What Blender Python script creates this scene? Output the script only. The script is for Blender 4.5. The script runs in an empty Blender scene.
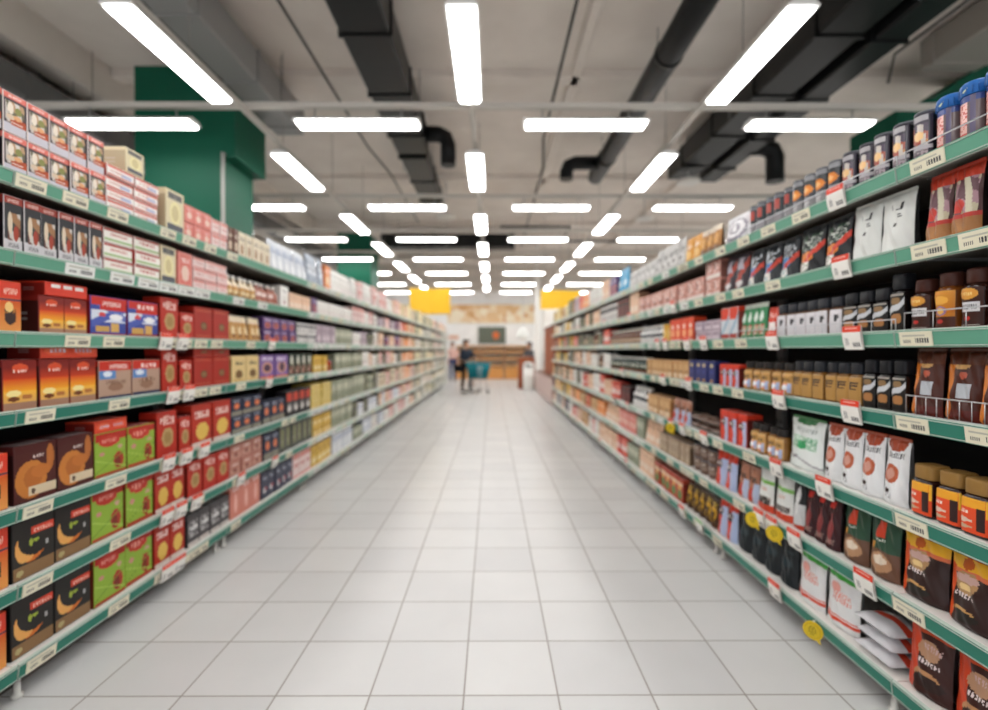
import bpy, math, random
from mathutils import Vector, Matrix
C = bpy.context.scene.collection
PI = math.pi
rnd = random.Random(7)

# ---------------------------------------------------------------- camera, world, exposure
F = 500.0                      # focal length in pixels of the 988 px wide frame
CAMZ = 1.4
cam_data = bpy.data.cameras.new('camera')
cam_data.sensor_width = 36.0
cam_data.lens = F / 988 * 36
cam_data.clip_start = 0.05
cam_data.clip_end = 100
cam_data.dof.use_dof = True
cam_data.dof.focus_distance = 1.3
cam_data.dof.aperture_fstop = 1.25
cam = bpy.data.objects.new('camera', cam_data)
cam.location = (0, 0, CAMZ)
cam.rotation_euler = (math.radians(90 - 0.57), 0, math.radians(-0.23))
C.objects.link(cam)
S = bpy.context.scene
S.camera = cam
S.view_settings.view_transform = 'Standard'
S.view_settings.look = 'None'
S.view_settings.gamma = 1
S.view_settings.exposure = 1.02
world = bpy.data.worlds.new('world'); S.world = world
world.use_nodes = True
world.node_tree.nodes['Background'].inputs[0].default_value = (0.95, 0.97, 1.0, 1)
world.node_tree.nodes['Background'].inputs[1].default_value = 0.55
LAMP = 7.5                    # strength of every lit diffuser

# ---------------------------------------------------------------- colours and materials
def hx(s):
    r, g, b = (int(s[i:i+2], 16) / 255 for i in (0, 2, 4))
    return tuple(c / 12.92 if c <= 0.04045 else ((c + 0.055) / 1.055) ** 2.4 for c in (r, g, b))

def mat_print(name, rough=0.4, coat=0.0, metal=0.0, spec=0.5):
    m = bpy.data.materials.new(name); m.use_nodes = True
    nt = m.node_tree; b = nt.nodes['Principled BSDF']
    a = nt.nodes.new('ShaderNodeAttribute'); a.attribute_name = 'print'
    n = nt.nodes.new('ShaderNodeTexNoise'); n.inputs['Scale'].default_value = 40
    mr = nt.nodes.new('ShaderNodeMapRange'); mr.inputs[3].default_value = rough * 0.85; mr.inputs[4].default_value = rough * 1.15
    nt.links.new(a.outputs['Color'], b.inputs['Base Color'])
    nt.links.new(n.outputs['Fac'], mr.inputs[0]); nt.links.new(mr.outputs[0], b.inputs['Roughness'])
    b.inputs['Metallic'].default_value = metal
    b.inputs['Coat Weight'].default_value = coat
    b.inputs['Specular IOR Level'].default_value = spec
    return m

def mat_noise(name, c1, c2, scale, rough=0.6, metal=0.0, bump=0.0, coat=0.0):
    m = bpy.data.materials.new(name); m.use_nodes = True
    nt = m.node_tree; b = nt.nodes['Principled BSDF']
    tc = nt.nodes.new('ShaderNodeTexCoord')
    n = nt.nodes.new('ShaderNodeTexNoise'); n.inputs['Scale'].default_value = scale; n.inputs['Detail'].default_value = 5
    r = nt.nodes.new('ShaderNodeValToRGB')
    r.color_ramp.elements[0].position = 0.35; r.color_ramp.elements[1].position = 0.65
    r.color_ramp.elements[0].color = (*hx(c1), 1); r.color_ramp.elements[1].color = (*hx(c2), 1)
    nt.links.new(tc.outputs['Object'], n.inputs['Vector'])
    nt.links.new(n.outputs['Fac'], r.inputs[0]); nt.links.new(r.outputs[0], b.inputs['Base Color'])
    if bump:
        bp = nt.nodes.new('ShaderNodeBump'); bp.inputs['Strength'].default_value = bump
        nt.links.new(n.outputs['Fac'], bp.inputs['Height']); nt.links.new(bp.outputs[0], b.inputs['Normal'])
    b.inputs['Roughness'].default_value = rough; b.inputs['Metallic'].default_value = metal
    b.inputs['Coat Weight'].default_value = coat
    return m

M = {
    'card': mat_print('printed_card', 0.45, spec=0.3),
    'film': mat_print('printed_film', 0.36, spec=0.35),
    'paint': mat_print('painted', 0.5, spec=0.25),
    'plastic': mat_print('moulded_plastic', 0.4, spec=0.22),
    'gloss': mat_print('glossy_jar', 0.15, coat=0.1, spec=0.4),
    'metal': mat_print('metallic', 0.3, metal=0.9),
    'cloth': mat_print('cloth', 0.85, spec=0.2),
    'matte': mat_print('matte', 0.8, spec=0.2),
    'skin': mat_print('skin', 0.55),
}
m = bpy.data.materials.new('lamp_diffuser'); m.use_nodes = True
nt = m.node_tree; nt.nodes.remove(nt.nodes['Principled BSDF'])
e = nt.nodes.new('ShaderNodeEmission'); e.inputs[0].default_value = (1.0, 0.985, 0.965, 1); e.inputs[1].default_value = LAMP
nt.links.new(e.outputs[0], nt.nodes['Material Output'].inputs[0])
M['lamp'] = m

def floor_mat():
    m = bpy.data.materials.new('floor_tiles'); m.use_nodes = True
    nt = m.node_tree; b = nt.nodes['Principled BSDF']; L = nt.links.new
    tc = nt.nodes.new('ShaderNodeTexCoord')
    mp = nt.nodes.new('ShaderNodeMapping'); mp.inputs['Location'].default_value = (0.114 + 0.381 * 40, -2.013 + 0.378 * 40, 0)
    br = nt.nodes.new('ShaderNodeTexBrick'); br.offset = 0; br.squash = 1
    br.inputs['Color1'].default_value = (*hx('d5d5d4'), 1); br.inputs['Color2'].default_value = (*hx('cccccc'), 1)
    br.inputs['Mortar'].default_value = (*hx('928c86'), 1)
    br.inputs['Scale'].default_value = 1; br.inputs['Mortar Size'].default_value = 0.0036; br.inputs['Mortar Smooth'].default_value = 0.2
    br.inputs['Brick Width'].default_value = 0.381; br.inputs['Row Height'].default_value = 0.378
    n = nt.nodes.new('ShaderNodeTexNoise'); n.inputs['Scale'].default_value = 3; n.inputs['Detail'].default_value = 6
    mx = nt.nodes.new('ShaderNodeMix'); mx.data_type = 'RGBA'; mx.blend_type = 'MULTIPLY'; mx.inputs[0].default_value = 1
    mr = nt.nodes.new('ShaderNodeMapRange'); mr.inputs[3].default_value = 0.92; mr.inputs[4].default_value = 1.05
    L(tc.outputs['Object'], mp.inputs[0]); L(mp.outputs[0], br.inputs['Vector']); L(tc.outputs['Object'], n.inputs['Vector'])
    L(n.outputs['Fac'], mr.inputs[0]); L(br.outputs['Color'], mx.inputs[6]); L(mr.outputs[0], mx.inputs[7])
    L(mx.outputs[2], b.inputs['Base Color'])
    r2 = nt.nodes.new('ShaderNodeMapRange'); r2.inputs[3].default_value = 0.30; r2.inputs[4].default_value = 0.7
    L(br.outputs['Fac'], r2.inputs[0]); L(r2.outputs[0], b.inputs['Roughness'])
    bp = nt.nodes.new('ShaderNodeBump'); bp.invert = True; bp.inputs['Strength'].default_value = 0.3; bp.inputs['Distance'].default_value = 0.002
    L(br.outputs['Fac'], bp.inputs['Height']); L(bp.outputs[0], b.inputs['Normal'])
    return m

# ---------------------------------------------------------------- mesh builder
class MB:
    def __init__(s): s.v = []; s.f = []; s.c = []; s.m = []; s.sm = []; s.mats = []
    def mi(s, k):
        if k not in s.mats: s.mats.append(k)
        return s.mats.index(k)
    def face(s, idx, col, k='paint', smooth=False):
        s.f.append(tuple(idx)); s.c.append(col); s.m.append(s.mi(k)); s.sm.append(smooth)
    def quad(s, pts, col, k='paint', smooth=False):
        b = len(s.v); s.v += [tuple(p) for p in pts]; s.face(range(b, b + len(pts)), col, k, smooth)
    def box(s, x0, x1, y0, y1, z0, z1, col, k='paint', ch=0.0, top=None, bottom=None):
        if ch > 0:
            pl = [(x0+ch, y0), (x1-ch, y0), (x1, y0+ch), (x1, y1-ch), (x1-ch, y1), (x0+ch, y1), (x0, y1-ch), (x0, y0+ch)]
        else:
            pl = [(x0, y0), (x1, y0), (x1, y1), (x0, y1)]
        s.prism(pl, z0, z1, col, k, top, bottom)
    def prism(s, pl, z0, z1, col, k='paint', top=None, bottom=None):
        n = len(pl); b = len(s.v)
        s.v += [(x, y, z0) for x, y in pl] + [(x, y, z1) for x, y in pl]
        for i in range(n):
            j = (i + 1) % n; s.face((b+i, b+j, b+n+j, b+n+i), col, k)
        s.face([b+n+i for i in range(n)], top or col, k); s.face([b+i for i in reversed(range(n))], bottom or col, k)
    def prism_y(s, pl, y0, y1, col, k='paint'):      # outline in x,z extruded along y
        n = len(pl); b = len(s.v)
        s.v += [(x, y0, z) for x, z in pl] + [(x, y1, z) for x, z in pl]
        for i in range(n):
            j = (i + 1) % n; s.face((b+i, b+j, b+n+j, b+n+i), col, k)
        s.face([b+n+i for i in reversed(range(n))], col, k); s.face([b+i for i in range(n)], col, k)
    def tube(s, pts, r, col, k='metal', seg=8, caps=True):
        pts = [Vector(p) for p in pts]; rs = r if isinstance(r, (list, tuple)) else [r] * len(pts); rings = []
        up = None
        for i, p in enumerate(pts):
            t = (pts[min(i+1, len(pts)-1)] - pts[max(i-1, 0)]).normalized()
            a = Vector((0, 0, 1)) if abs(t.z) < 0.9 else Vector((1, 0, 0))
            if up is not None: a = up
            u = t.cross(a).normalized(); w = u.cross(t).normalized(); up = w
            b = len(s.v)
            for q in range(seg):
                an = 2 * PI * q / seg
                s.v.append(tuple(p + (u * math.cos(an) + w * math.sin(an)) * rs[i]))
            rings.append(b)
        for a, b in zip(rings, rings[1:]):
            for q in range(seg):
                q2 = (q + 1) % seg; s.face((a+q, a+q2, b+q2, b+q), col, k, True)
        if caps:
            s.face([rings[0]+q for q in reversed(range(seg))], col, k); s.face([rings[-1]+q for q in range(seg)], col, k)
    def lathe(s, prof, col, k='plastic', seg=20, cx=0, cy=0, sq=1.0, sx=1.0, sy=1.0, colf=None):
        # prof: (radius, z); sq below 1 squares the plan; colf(angle, z) gives the colour
        def pt(r, an, z):
            c, n = math.cos(an), math.sin(an)
            x = math.copysign(abs(c) ** sq, c) * r * sx; y = math.copysign(abs(n) ** sq, n) * r * sy
            return (cx + x, cy + y, z)
        b = len(s.v)
        for r, z in prof:
            for q in range(seg): s.v.append(pt(r, 2 * PI * q / seg, z))
        for i in range(len(prof) - 1):
            for q in range(seg):
                q2 = (q + 1) % seg; a = b + i * seg; d = a + seg
                cc = colf(2 * PI * (q + .5) / seg, (prof[i][1] + prof[i+1][1]) / 2) if colf else col
                s.face((a+q, a+q2, d+q2, d+q), cc, k, True)
        cc = colf(0, prof[0][1]) if colf else col
        s.face([b+q for q in reversed(range(seg))], cc, k)
        cc = colf(0, prof[-1][1]) if colf else col
        s.face([b+(len(prof)-1)*seg+q for q in range(seg)], cc, k)
    def grid(s, fn, nu, nv, colf, k='card', smooth=False):
        b = len(s.v)
        for j in range(nv + 1):
            for i in range(nu + 1): s.v.append(tuple(fn(i / nu, j / nv)))
        for j in range(nv):
            for i in range(nu):
                a = b + j * (nu + 1) + i
                s.face((a, a+1, a+nu+2, a+nu+1), colf((i+.5)/nu, (j+.5)/nv), k, smooth)
    def mesh(s, name):
        me = bpy.data.meshes.new(name); me.from_pydata(s.v, [], s.f)
        for k in s.mats: me.materials.append(M[k] if isinstance(k, str) else k)
        me.polygons.foreach_set('material_index', s.m); me.polygons.foreach_set('use_smooth', s.sm)
        ca = me.color_attributes.new('print', 'FLOAT_COLOR', 'CORNER')
        arr = []
        for f, c in zip(s.f, s.c):
            arr += [c[0], c[1], c[2], 1.0] * len(f)
        ca.data.foreach_set('color', arr); me.update()
        return me
    def build(s, name, parent=None, mesh=None):
        o = bpy.data.objects.new(name, s.mesh(name)); C.objects.link(o)
        if parent: o.parent = parent
        return o

def empty(name, loc=(0, 0, 0), rz=0):
    o = bpy.data.objects.new(name, None); C.objects.link(o); o.location = loc; o.rotation_euler = (0, 0, rz)
    o.empty_display_size = 0.05
    return o
def tag(o, label=None, cat=None, group=None, kind=None):
    if label: o['label'] = label
    if cat: o['category'] = cat
    if group: o['group'] = group
    if kind: o['kind'] = kind
    return o
KIDS = {}
def reg(root, *parts): KIDS[root.name] = list(parts)
def dup(root, loc, rz=None):
    r = root.copy(); C.objects.link(r); r.location = loc
    if rz is not None: r.rotation_euler = (0, 0, rz)
    for ch in root.children:
        c = ch.copy(); C.objects.link(c); c.parent = r
        for g in ch.children:
            d = g.copy(); C.objects.link(d); d.parent = c
    return r
W3 = {}
def col(s):
    if s not in W3: W3[s] = hx(s)
    return W3[s]

# ---------------------------------------------------------------- the setting
def struct(name, mb): return tag(mb.build(name), kind='structure')
YB = 25.4
b = MB(); M['floor'] = floor_mat(); b.box(-10, 10, -4, YB + .2, -0.1, 0, col('d8d4cc'), 'floor'); struct('floor', b)
M['concrete'] = mat_noise('ceiling_concrete', 'd6ccc3', 'e0d7ce', 1.3, 0.85, bump=0.05)
M['wallpaint'] = mat_noise('wall_paint', 'f4f3f1', 'fbfaf8', 2.0, 0.7)
M['darkwall'] = mat_noise('dark_wall_paint', '4c4a4c', '565456', 2.0, 0.8)
ZC = 5.25
b = MB(); b.box(-10, 10, -4, YB + .2, ZC, ZC + .15, col('808080'), 'concrete'); struct('ceiling', b)
b = MB(); b.box(-10.2, -10, -4, YB + .2, -.1, ZC, (1, 1, 1), 'darkwall'); struct('wall_left', b)
b = MB(); b.box(10, 10.2, -4, YB + .2, -.1, ZC, (1, 1, 1), 'wallpaint'); struct('wall_right', b)
b = MB(); b.box(-10, 10, YB, YB + .2, 0, ZC, (1, 1, 1), 'wallpaint'); struct('wall_back', b)
# downstand ribs of the concrete ceiling and the cross joints
n_ = 1
for x, w, h in ((-9.2, .3, .5), (-7.9, .3, .5), (-6.6, .3, .5), (-5.4, .3, .45), (4.25, .12, .12), (1.15, .1, .1), (8.4, .3, .5)):
    b = MB(); b.prism_y([(x - w/2 - .04, ZC), (x - w/2, ZC - h), (x + w/2, ZC - h), (x + w/2 + .04, ZC)], -3.9, YB, (1, 1, 1), 'concrete'); struct('trim_%d' % n_, b); n_ += 1
for y in (6.9, 11.0, 15.0, 19.0, 23.0):
    b = MB(); b.box(-9.95, 9.95, y, y + .22, ZC - .1, ZC, (1, 1, 1), 'concrete'); struct('trim_%d' % n_, b); n_ += 1
b = MB(); b.box(-9.95, 9.95, YB - .5, YB, 4.35, ZC - .005, (1, 1, 1), 'concrete'); struct('trim_%d' % n_, b); n_ += 1

# green columns with flared heads
GR = '04553f'
def green_column(outline, y0, y1, label, conduit=None):
    t = empty('green_column', (sum(p[0] for p in outline) / len(outline), (y0 + y1) / 2, 0))
    ox, oy, _ = t.location
    b = MB(); b.prism_y([(x - ox, z) for x, z in outline], y0 - oy, y1 - oy, col(GR), 'paint')
    b.build('shaft', t)
    b = MB()
    for z in (.0, ): b.prism_y([(outline[0][0]-ox-.02, .005), (outline[0][0]-ox-.02, .12), (outline[1][0]-ox+.02, .12), (outline[1][0]-ox+.02, .005)], y0-oy-.02, y1-oy+.02, col('3a3a3a'))
    b.build('skirting', t)
    if conduit:
        b = MB(); b.tube([(x - ox, y - oy, z) for x, y, z in conduit], .022, col('b9b6b0'), 'plastic'); tag(b.build('conduit', t), 'thin pale grey conduit pipe')
    return tag(t, label, 'column')
green_column([(-4.35, 0), (-3.4, 0), (-3.4, 3.82), (-3.22, 3.82), (-3.22, 4.95), (-4.47, 4.95), (-4.47, 3.82), (-4.35, 3.82)],
             6.3, 7.15, 'big green painted column rising behind the left rack, near the camera',
             [(-3.35, 6.26, 2.2), (-3.35, 6.26, 3.85), (-3.35, 7.2, 3.85)])
green_column([(-4.35, 0), (-3.4, 0), (-3.4, 4.7), (-4.35, 4.7)], 14.1, 15.0, 'far green column rising behind the far half of the left rack')
green_column([(5.15, 0), (7.02, 0), (7.02, 5.1), (6.35, 5.1), (5.6, 4.6), (5.15, 4.45)], 6.35, 7.2, 'dark green column with stepped head behind the right rack')

# ducts
def rect_duct(name, x0, x1, y0, y1, z0, z1, c, label, joints=1.2, k='plastic'):
    t = empty(name, ((x0+x1)/2, (y0+y1)/2, z0)); w = (x1-x0)/2; l = (y1-y0)/2; h = z1 - z0
    b = MB(); b.prism_y([(-w+.02, 0), (w-.02, 0), (w, .02), (w, h), (-w, h), (-w, .02)], -l, l, col(c), k); b.build('duct_body', t)
    y = -l
    while y < l:
        b = MB(); b.prism_y([(-w-.02, -.02), (w+.02, -.02), (w+.02, h), (-w-.02, h)], y, min(y + .04, l+.03), col(c), k); y += joints
        b.build('joint_flange', t)
    y = -l + .6
    while y < l:
        for s in (-1, 1): b = MB(); b.tube([(s*(w+.035), y, -.02), (s*(w+.035), y, ZC - z0 - .002)], .006, col('777777'), seg=6); b.build('hanger_rod', t)
        y += 2.4
    return tag(t, label, 'duct')
d = rect_duct('air_duct', -1.54, -1.03, 1.5, 8.2, 4.6, 4.95, '131414', 'dark grey rectangular air duct running overhead just left of centre')
b = MB(); b.tube([(.2, 3.0, .17), (.45, 3.0, .17), (.56, 3.0, .12), (.60, 3.0, 0), (.60, 3.0, -.32)], .12, col('0f1011'), 'plastic', 16); b.build('elbow_outlet', d)
rect_duct('air_duct', -1.54, -1.1, 8.35, 11.4, 4.6, 4.9, '131414', 'further stretch of dark duct left of centre, past the pipe elbow')
t = empty('round_duct', (1.98, 5, 4.72))
b = MB(); b.tube([(0, -3.6, 0), (0, 4.6, 0)], .15, col('111213'), 'plastic', 20); b.build('duct_body', t)
for y in (-2.4, -.9, .6, 2.1, 3.6): b = MB(); b.tube([(0, y, 0), (0, y+.05, 0)], .162, col('141516'), 'plastic', 20); b.build('joint_ring', t)
b = MB(); b.tube([(-.1, 3.9, 0), (-.5, 3.9, 0), (-.62, 3.9, -.05), (-.66, 3.9, -.16), (-.66, 3.9, -.3)], .12, col('0f1011'), 'plastic', 16); b.build('elbow_outlet', t)
for y in (-2, 1, 4): b = MB(); b.tube([(0, y, .14), (0, y, ZC - 4.722)], .006, col('777777'), seg=6); b.build('hanger_rod', t)
tag(t, 'slim round dark duct running overhead just right of centre', 'duct')
d = rect_duct('air_duct', 3.3, 3.78, 1.5, 9.4, 4.6, 4.95, '131414', 'dark rectangular duct overhead above the right rack, inner of the pair')
d2 = rect_duct('air_duct', 3.88, 4.22, 1.5, 9.4, 4.55, 4.95, '161718', 'dark rectangular duct overhead above the right rack, outer of the pair')
b = MB(); b.tube([(.1, 2.6, .12), (.3, 2.6, .12), (.45, 2.6, .06), (.5, 2.6, -.05), (.5, 2.6, -.45)], .14, col('0f1011'), 'plastic', 16); b.build('elbow_outlet', d2)
rect_duct('air_duct', -3.22, -2.8, 1.2, 7.5, 4.6, 4.98, '8b8a88', 'light grey metal duct overhead above the left rack')
rect_duct('air_duct', 5.3, 6.0, 1.2, 6.2, 4.85, 5.2, '9a958e', 'light grey boxed duct in the upper right corner')
rect_duct('air_duct', -7.2, -5.9, .8, 9.5, 4.27, 4.9, '2e2e31', 'large blackish duct in the shadowy upper left')
rect_duct('air_duct', -5.7, -5.35, 1, 20, 4.3, 4.6, '6f6d6c', 'narrow mid grey duct at upper left beside the blackish one')
t = empty('cross_duct', (-1.2, 15.55, 4.55))
b = MB(); b.box(-2.2, 1.9, -.25, .25, 0, .4, col('131414'), 'plastic', ch=.02); b.build('duct_body', t)
for x in (-1.8, -.6, .6, 1.8): b = MB(); b.box(x, x+.04, -.27, .27, -.02, .42, col('161718'), 'plastic'); b.build('joint_flange', t)
for x in (-1.7, 1.5): b = MB(); b.tube([(x, 0, .4), (x, 0, ZC - 4.552)], .008, col('777777'), seg=6); b.build('hanger_rod', t)
tag(t, 'dark duct crossing the aisle overhead in the distance', 'duct')
for xx, yy, zz, ww, lb in ((0, 17.3, 4.5, 16, 'pale roof beam crossing the hall, nearest of three'), (0, 20.2, 4.5, 16, 'pale roof beam crossing the hall, middle of three'), (0, 23.5, 4.5, 16, 'pale roof beam crossing the hall, furthest of three')):
    b = MB(); b.prism_y([(-ww/2, 0), (ww/2, 0), (ww/2, .06), (.1-ww/2, .06)][:3] + [(-ww/2, .06)], -.12, .12, (1,1,1), 'concrete')
    b.prism_y([(-ww/2, .06), (ww/2, .06), (ww/2, .3), (-ww/2, .3)], -.04, .04, (1,1,1), 'concrete')
    b.prism_y([(-ww/2, .3), (ww/2, .3), (ww/2, .36), (-ww/2, .36)], -.12, .12, (1,1,1), 'concrete')
    o = b.build('roof_beam'); o.location = (xx, yy, zz); tag(o, lb, 'beam', 'pale beams under the far ceiling')
# thin pipes under the ceiling
for pts, r, c, lb in (([(.87, 1, 4.98), (.87, 8.5, 4.98), (.87, 8.5, 4.5), (.87, 13.5, 4.5)], .02, '4a4846', 'thin dark pipe running under the ceiling right of centre'),
                      ([(-3.55, 1, 4.95), (-3.55, 5.9, 4.95), (-3.2, 5.9, 4.6), (-3.2, 6.2, 4.6)], .018, '3f3d3c', 'thin dark pipe under the ceiling above the left rack'),
                      ([(-2.2, 1, 5.0), (-2.2, 8.9, 5.0), (-1.9, 9.4, 4.7), (-1.9, 13, 4.7)], .018, '4a4846', 'thin dark pipe under the ceiling left of the dark duct'),
                      ([(4.9, 1, 5.0), (4.9, 6.1, 5.0), (4.9, 6.2, 4.7)], .018, '55514d', 'thin pipe under the ceiling over the right rack'),
                      ([(.2, 12.2, 4.4), (1.9, 12.2, 4.4), (1.9, 13.8, 4.4), (5.5, 13.8, 4.4)], .03, '35383a', 'dark bent pipe in the distance right of centre')):
    b = MB(); ox, oy, oz = pts[0]
    b.tube([(x-ox, y-oy, z-oz) for x, y, z in pts], r, col(c), 'plastic'); o = b.build('ceiling_pipe'); o.location = pts[0]; tag(o, lb, 'pipe')

# ---------------------------------------------------------------- strip lights and their rails
ZL = CAMZ + 2.46
ROWS = [-2.4, .2, 2.75, 5.53, 8.74, 11.26, 13.7, 16.2, 18.9, 21.6, 23.5]  # final entry is an extra lamp row, put in to light the far wall
XT = [-8.85, -6.4, -3.94, -1.47, 1.03, 3.5, 5.98, 8.4]
XL = [-7.6, -5.15, -2.7, -.22, 2.25, 4.75, 7.2]
LROW = [-1.1, 1.5, 4.33, 7.07, 9.95, 12.4, 14.95, 17.5, 20.2]
def strip_light(length, hb):
    t = empty('strip_light', (0, 0, ZL)); l = length / 2
    b = MB(); b.prism_y([(-.06, .075), (.06, .075), (.12, .036), (.12, .026), (-.12, .026), (-.12, .036)], -l, l, col('d8d8d6'), 'paint')
    b.build('housing', t)
    b = MB(); b.prism_y([(-.088, 0), (.088, 0), (.105, .026), (-.105, .026)], -l + .03, l - .03, (1, 1, 1), 'lamp'); b.build('diffuser', t)
    for y in (-l * .7, l * .7): b = MB(); b.tube([(0, y, .075), (0, y, hb)], .008, col('aaaaaa'), seg=6); b.build('bracket', t)
    return t
protos = {True: strip_light(1.36, .1915), False: strip_light(1.43, .1395)}; used = set()
def put_light(x, y, rz, label, grp):
    cw = rz > 1; proto = protos[cw]
    z = ZL if y < 23 else 4.5 - .1925      # the last row, added to brighten the far end, hangs from the furthest roof beam
    if cw not in used: o = proto; used.add(cw); o.location = (x, y, z); o.rotation_euler = (0, 0, rz)
    else: o = dup(proto, (x, y, z), rz)
    tag(o, label, 'light', grp)
ORD = 'first second third fourth fifth sixth seventh eighth ninth tenth eleventh twelfth thirteenth fourteenth fifteenth sixteenth seventeenth eighteenth nineteenth twentieth'.split()
def ordn(i): return ORD[i] if i < len(ORD) else 'number %d' % (i + 1)
posx = ['outermost left', 'far left', 'left', 'centre-left', 'centre-right', 'right', 'far right', 'outermost right']
for ri, y in enumerate(ROWS):
    if y > 23: XT = XT[1:-1]; posx = posx[1:-1]
    for xi, x in enumerate(XT):
        if ri < 3 and xi in (0, 7): continue
        if ri < 3: where = 'unseen crosswise strip light behind the view, %s, %s crosswise row' % (posx[xi], ['rearmost', 'middle', 'foremost'][ri])
        else: where = 'crosswise lit strip light, %s place in the %s crosswise row from the camera' % (posx[xi], ordn(ri - 3))
        put_light(x, y, PI / 2, where, 'crosswise ceiling strip lights')
posl = ['outermost left', 'far left', 'left', 'centre', 'right', 'far right', 'outermost right']
for xi, x in enumerate(XL):
    for li, y in enumerate(LROW):
        if (xi == 5 and li < 5) or (xi == 1 and li == 3): continue
        if li < 2:
            if xi in (0, 6): continue
            where = 'lengthwise strip light overhead behind the frame edge, %s rail, %s one' % (posl[xi], ['rear', 'front'][li])
        else: where = 'lengthwise lit strip light on the %s rail, %s from the camera' % (posl[xi], ordn(li - 2))
        put_light(x, y, 0, where, 'lengthwise ceiling strip lights')
ZR = ZL + .14
for xi, x in enumerate(XL):
    b = MB(); b.prism_y([(-.03, 0), (.03, 0), (.03, .05), (-.03, .05)], 11.5 if xi == 5 else -1.9, 24.6, col('c4beb6'), 'paint'); t = empty('light_rail', (x, 0, ZR)); b.build('rail_profile', t)
    for y in range(12 if xi == 5 else 0, 26, 2): b = MB(); b.tube([(0, y + .5, .05), (0, y + .5, ZC - ZR - .002)], .005, col('8a8682'), seg=5); b.build('hanger_rod', t)
    tag(t, 'pale lengthwise lighting rail, %s one' % posl[xi], 'rail', 'rails carrying the strip lights')
for ri, y in enumerate(ROWS[2:-1]):
    b = MB(); b.box(-9.6, 9.6, -.035, .035, .052, .11, col('c9c4bc'), 'paint'); o = b.build('cross_rail'); o.location = (0, y, ZR)
    tag(o, 'pale cross rail carrying the %s crosswise row of lights' % (ordn(ri - 1) + ' visible' if ri else 'overhead unseen'), 'rail', 'rails carrying the strip lights')
# round ceiling discs
for i, (x, y, z, lb) in enumerate(((3.52, 9, 4.4, 'white round ceiling disc above right rack, the larger nearer one'), (3.5, 11.5, 4.4, 'white round ceiling disc above right rack, beyond the larger one'),
                                   (-1.05, 11.5, 4.42, 'white round ceiling disc below the far dark duct'), (-4.9, 11.9, 4.1, 'white round ceiling disc above left rack beside the green column'), (-2.4, 16.8, 4.2, 'small far white ceiling disc over the left rack'))):
    t = empty('ceiling_speaker', (x, y, z))
    b = MB(); b.lathe([(.2, .05), (.215, .03), (.2, .0), (.12, -.01), (.02, -.012)][::-1], col('dedad4'), 'plastic', 24); b.build('disc', t)
    b = MB(); b.tube([(0, 0, .05), (0, 0, ZC - z - .002 if abs(x+4.9) > .2 else .198)], .01, col('aaaaaa')); b.build('drop_rod', t)
    tag(t, lb, 'ceiling speaker', 'round discs hanging from the ceiling')
# ---------------------------------------------------------------- racks
SH = [2.075, 1.77, 1.466, 1.16, .80, .485, .155]       # shelf surfaces, top to bottom
SHL = [2.095, 1.785, 1.466, 1.155, .775, .468, .155]
SNAME = ['top', 'second', 'third', 'fourth', 'fifth', 'sixth', 'bottom']
XF = {'left': -1.87, 'right': 1.51}                     # front edge of the racks
SGN = {'left': -1, 'right': 1}
RZ = {'left': PI / 2, 'right': -PI / 2}
BAYS = {'left': [(.41 + 1.55 * i, .41 + 1.55 * (i + 1)) for i in range(13)],
        'right': [(.33 + 1.53 * i, .33 + 1.53 * (i + 1)) for i in range(8)]}
PL = {'left': 935.0, 'right': 755.0}
def surf(side): return SHL if side == 'left' else SH
DEPTH = .48
def depth_at(side, px, off=.04):
    X = abs(XF[side]) + off
    return 500.0 * X / abs(492 - px)

TAGS = {}     # (side, shelf) -> list of (D, kind)
def world_tag(side, shelf, D, kind): TAGS.setdefault((side, shelf), []).append((D, kind))
def tagpx(side, shelf, pxs, kind):
    for p in pxs: world_tag(side, shelf, depth_at(side, p, 0), kind)
# price tickets in the rails, front edge, as seen on the first bays
tagpx('left', 0, (32, 76, 118, 168, 189, 210, 232), 'cream')
tagpx('left', 1, (28, 80, 122, 148, 168, 186, 202, 220, 238, 262), 'white')
tagpx('left', 2, (77, 113, 168, 184, 200, 216, 250), 'cream')
tagpx('left', 3, (39, 118, 176, 200, 214, 240, 290, 300), 'cream')
tagpx('left', 4, (36, 114, 166, 184, 202, 238, 284, 292), 'cream')
tagpx('left', 5, (35, 118, 168, 178, 196, 236, 274, 288), 'cream')
tagpx('left', 6, (38, 116, 160, 178, 192, 200, 234), 'cream')
tagpx('left', 2, (163, 180, ), 'promo'); tagpx('left', 3, (170, 186), 'promo'); tagpx('left', 4, (165, 183, 201), 'promo')
tagpx('left', 5, (163, 177, 193, 238, 272), 'promo'); tagpx('left', 6, (163, 175,), 'promo'); tagpx('left', 2, (270,), 'promo'); tagpx('left', 3, (267, ), 'promo')
tagpx('right', 0, (930, 803, 770, 745, 722, 700, 682), 'cream'); tagpx('right', 0, (841,), 'promo')
tagpx('right', 1, (932, 984, 775, 740, 722, 700), 'cream'); tagpx('right', 1, (847,), 'promo')
tagpx('right', 2, (920, 743, 720, 690, 682, 674), 'cream'); tagpx('right', 2, (859, 777, 707, 690, 668, 660), 'promo')
tagpx('right', 3, (917, 993, 720, 740, 706, 680), 'cream'); tagpx('right', 3, (858, 784, 692, 666), 'promo')
tagpx('right', 4, (917, 752, 720, 700, 690), 'cream'); tagpx('right', 4, (831, 782, 708), 'promo')
tagpx('right', 5, (915, 742, 718, 706, 692, 672), 'cream'); tagpx('right', 5, (873, 801, 778, 765), 'promo')
tagpx('right', 6, (720, 700, 685, 665, 650), 'cream'); tagpx('right', 6, (912, 781), 'promo')
tagpx('right', 4, (675,), 'disc'); tagpx('right', 5, (760, 782), 'disc'); tagpx('right', 6, (822,), 'disc')
tagpx('right', 6, (704,), 'green')
tr = random.Random(3)
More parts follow.
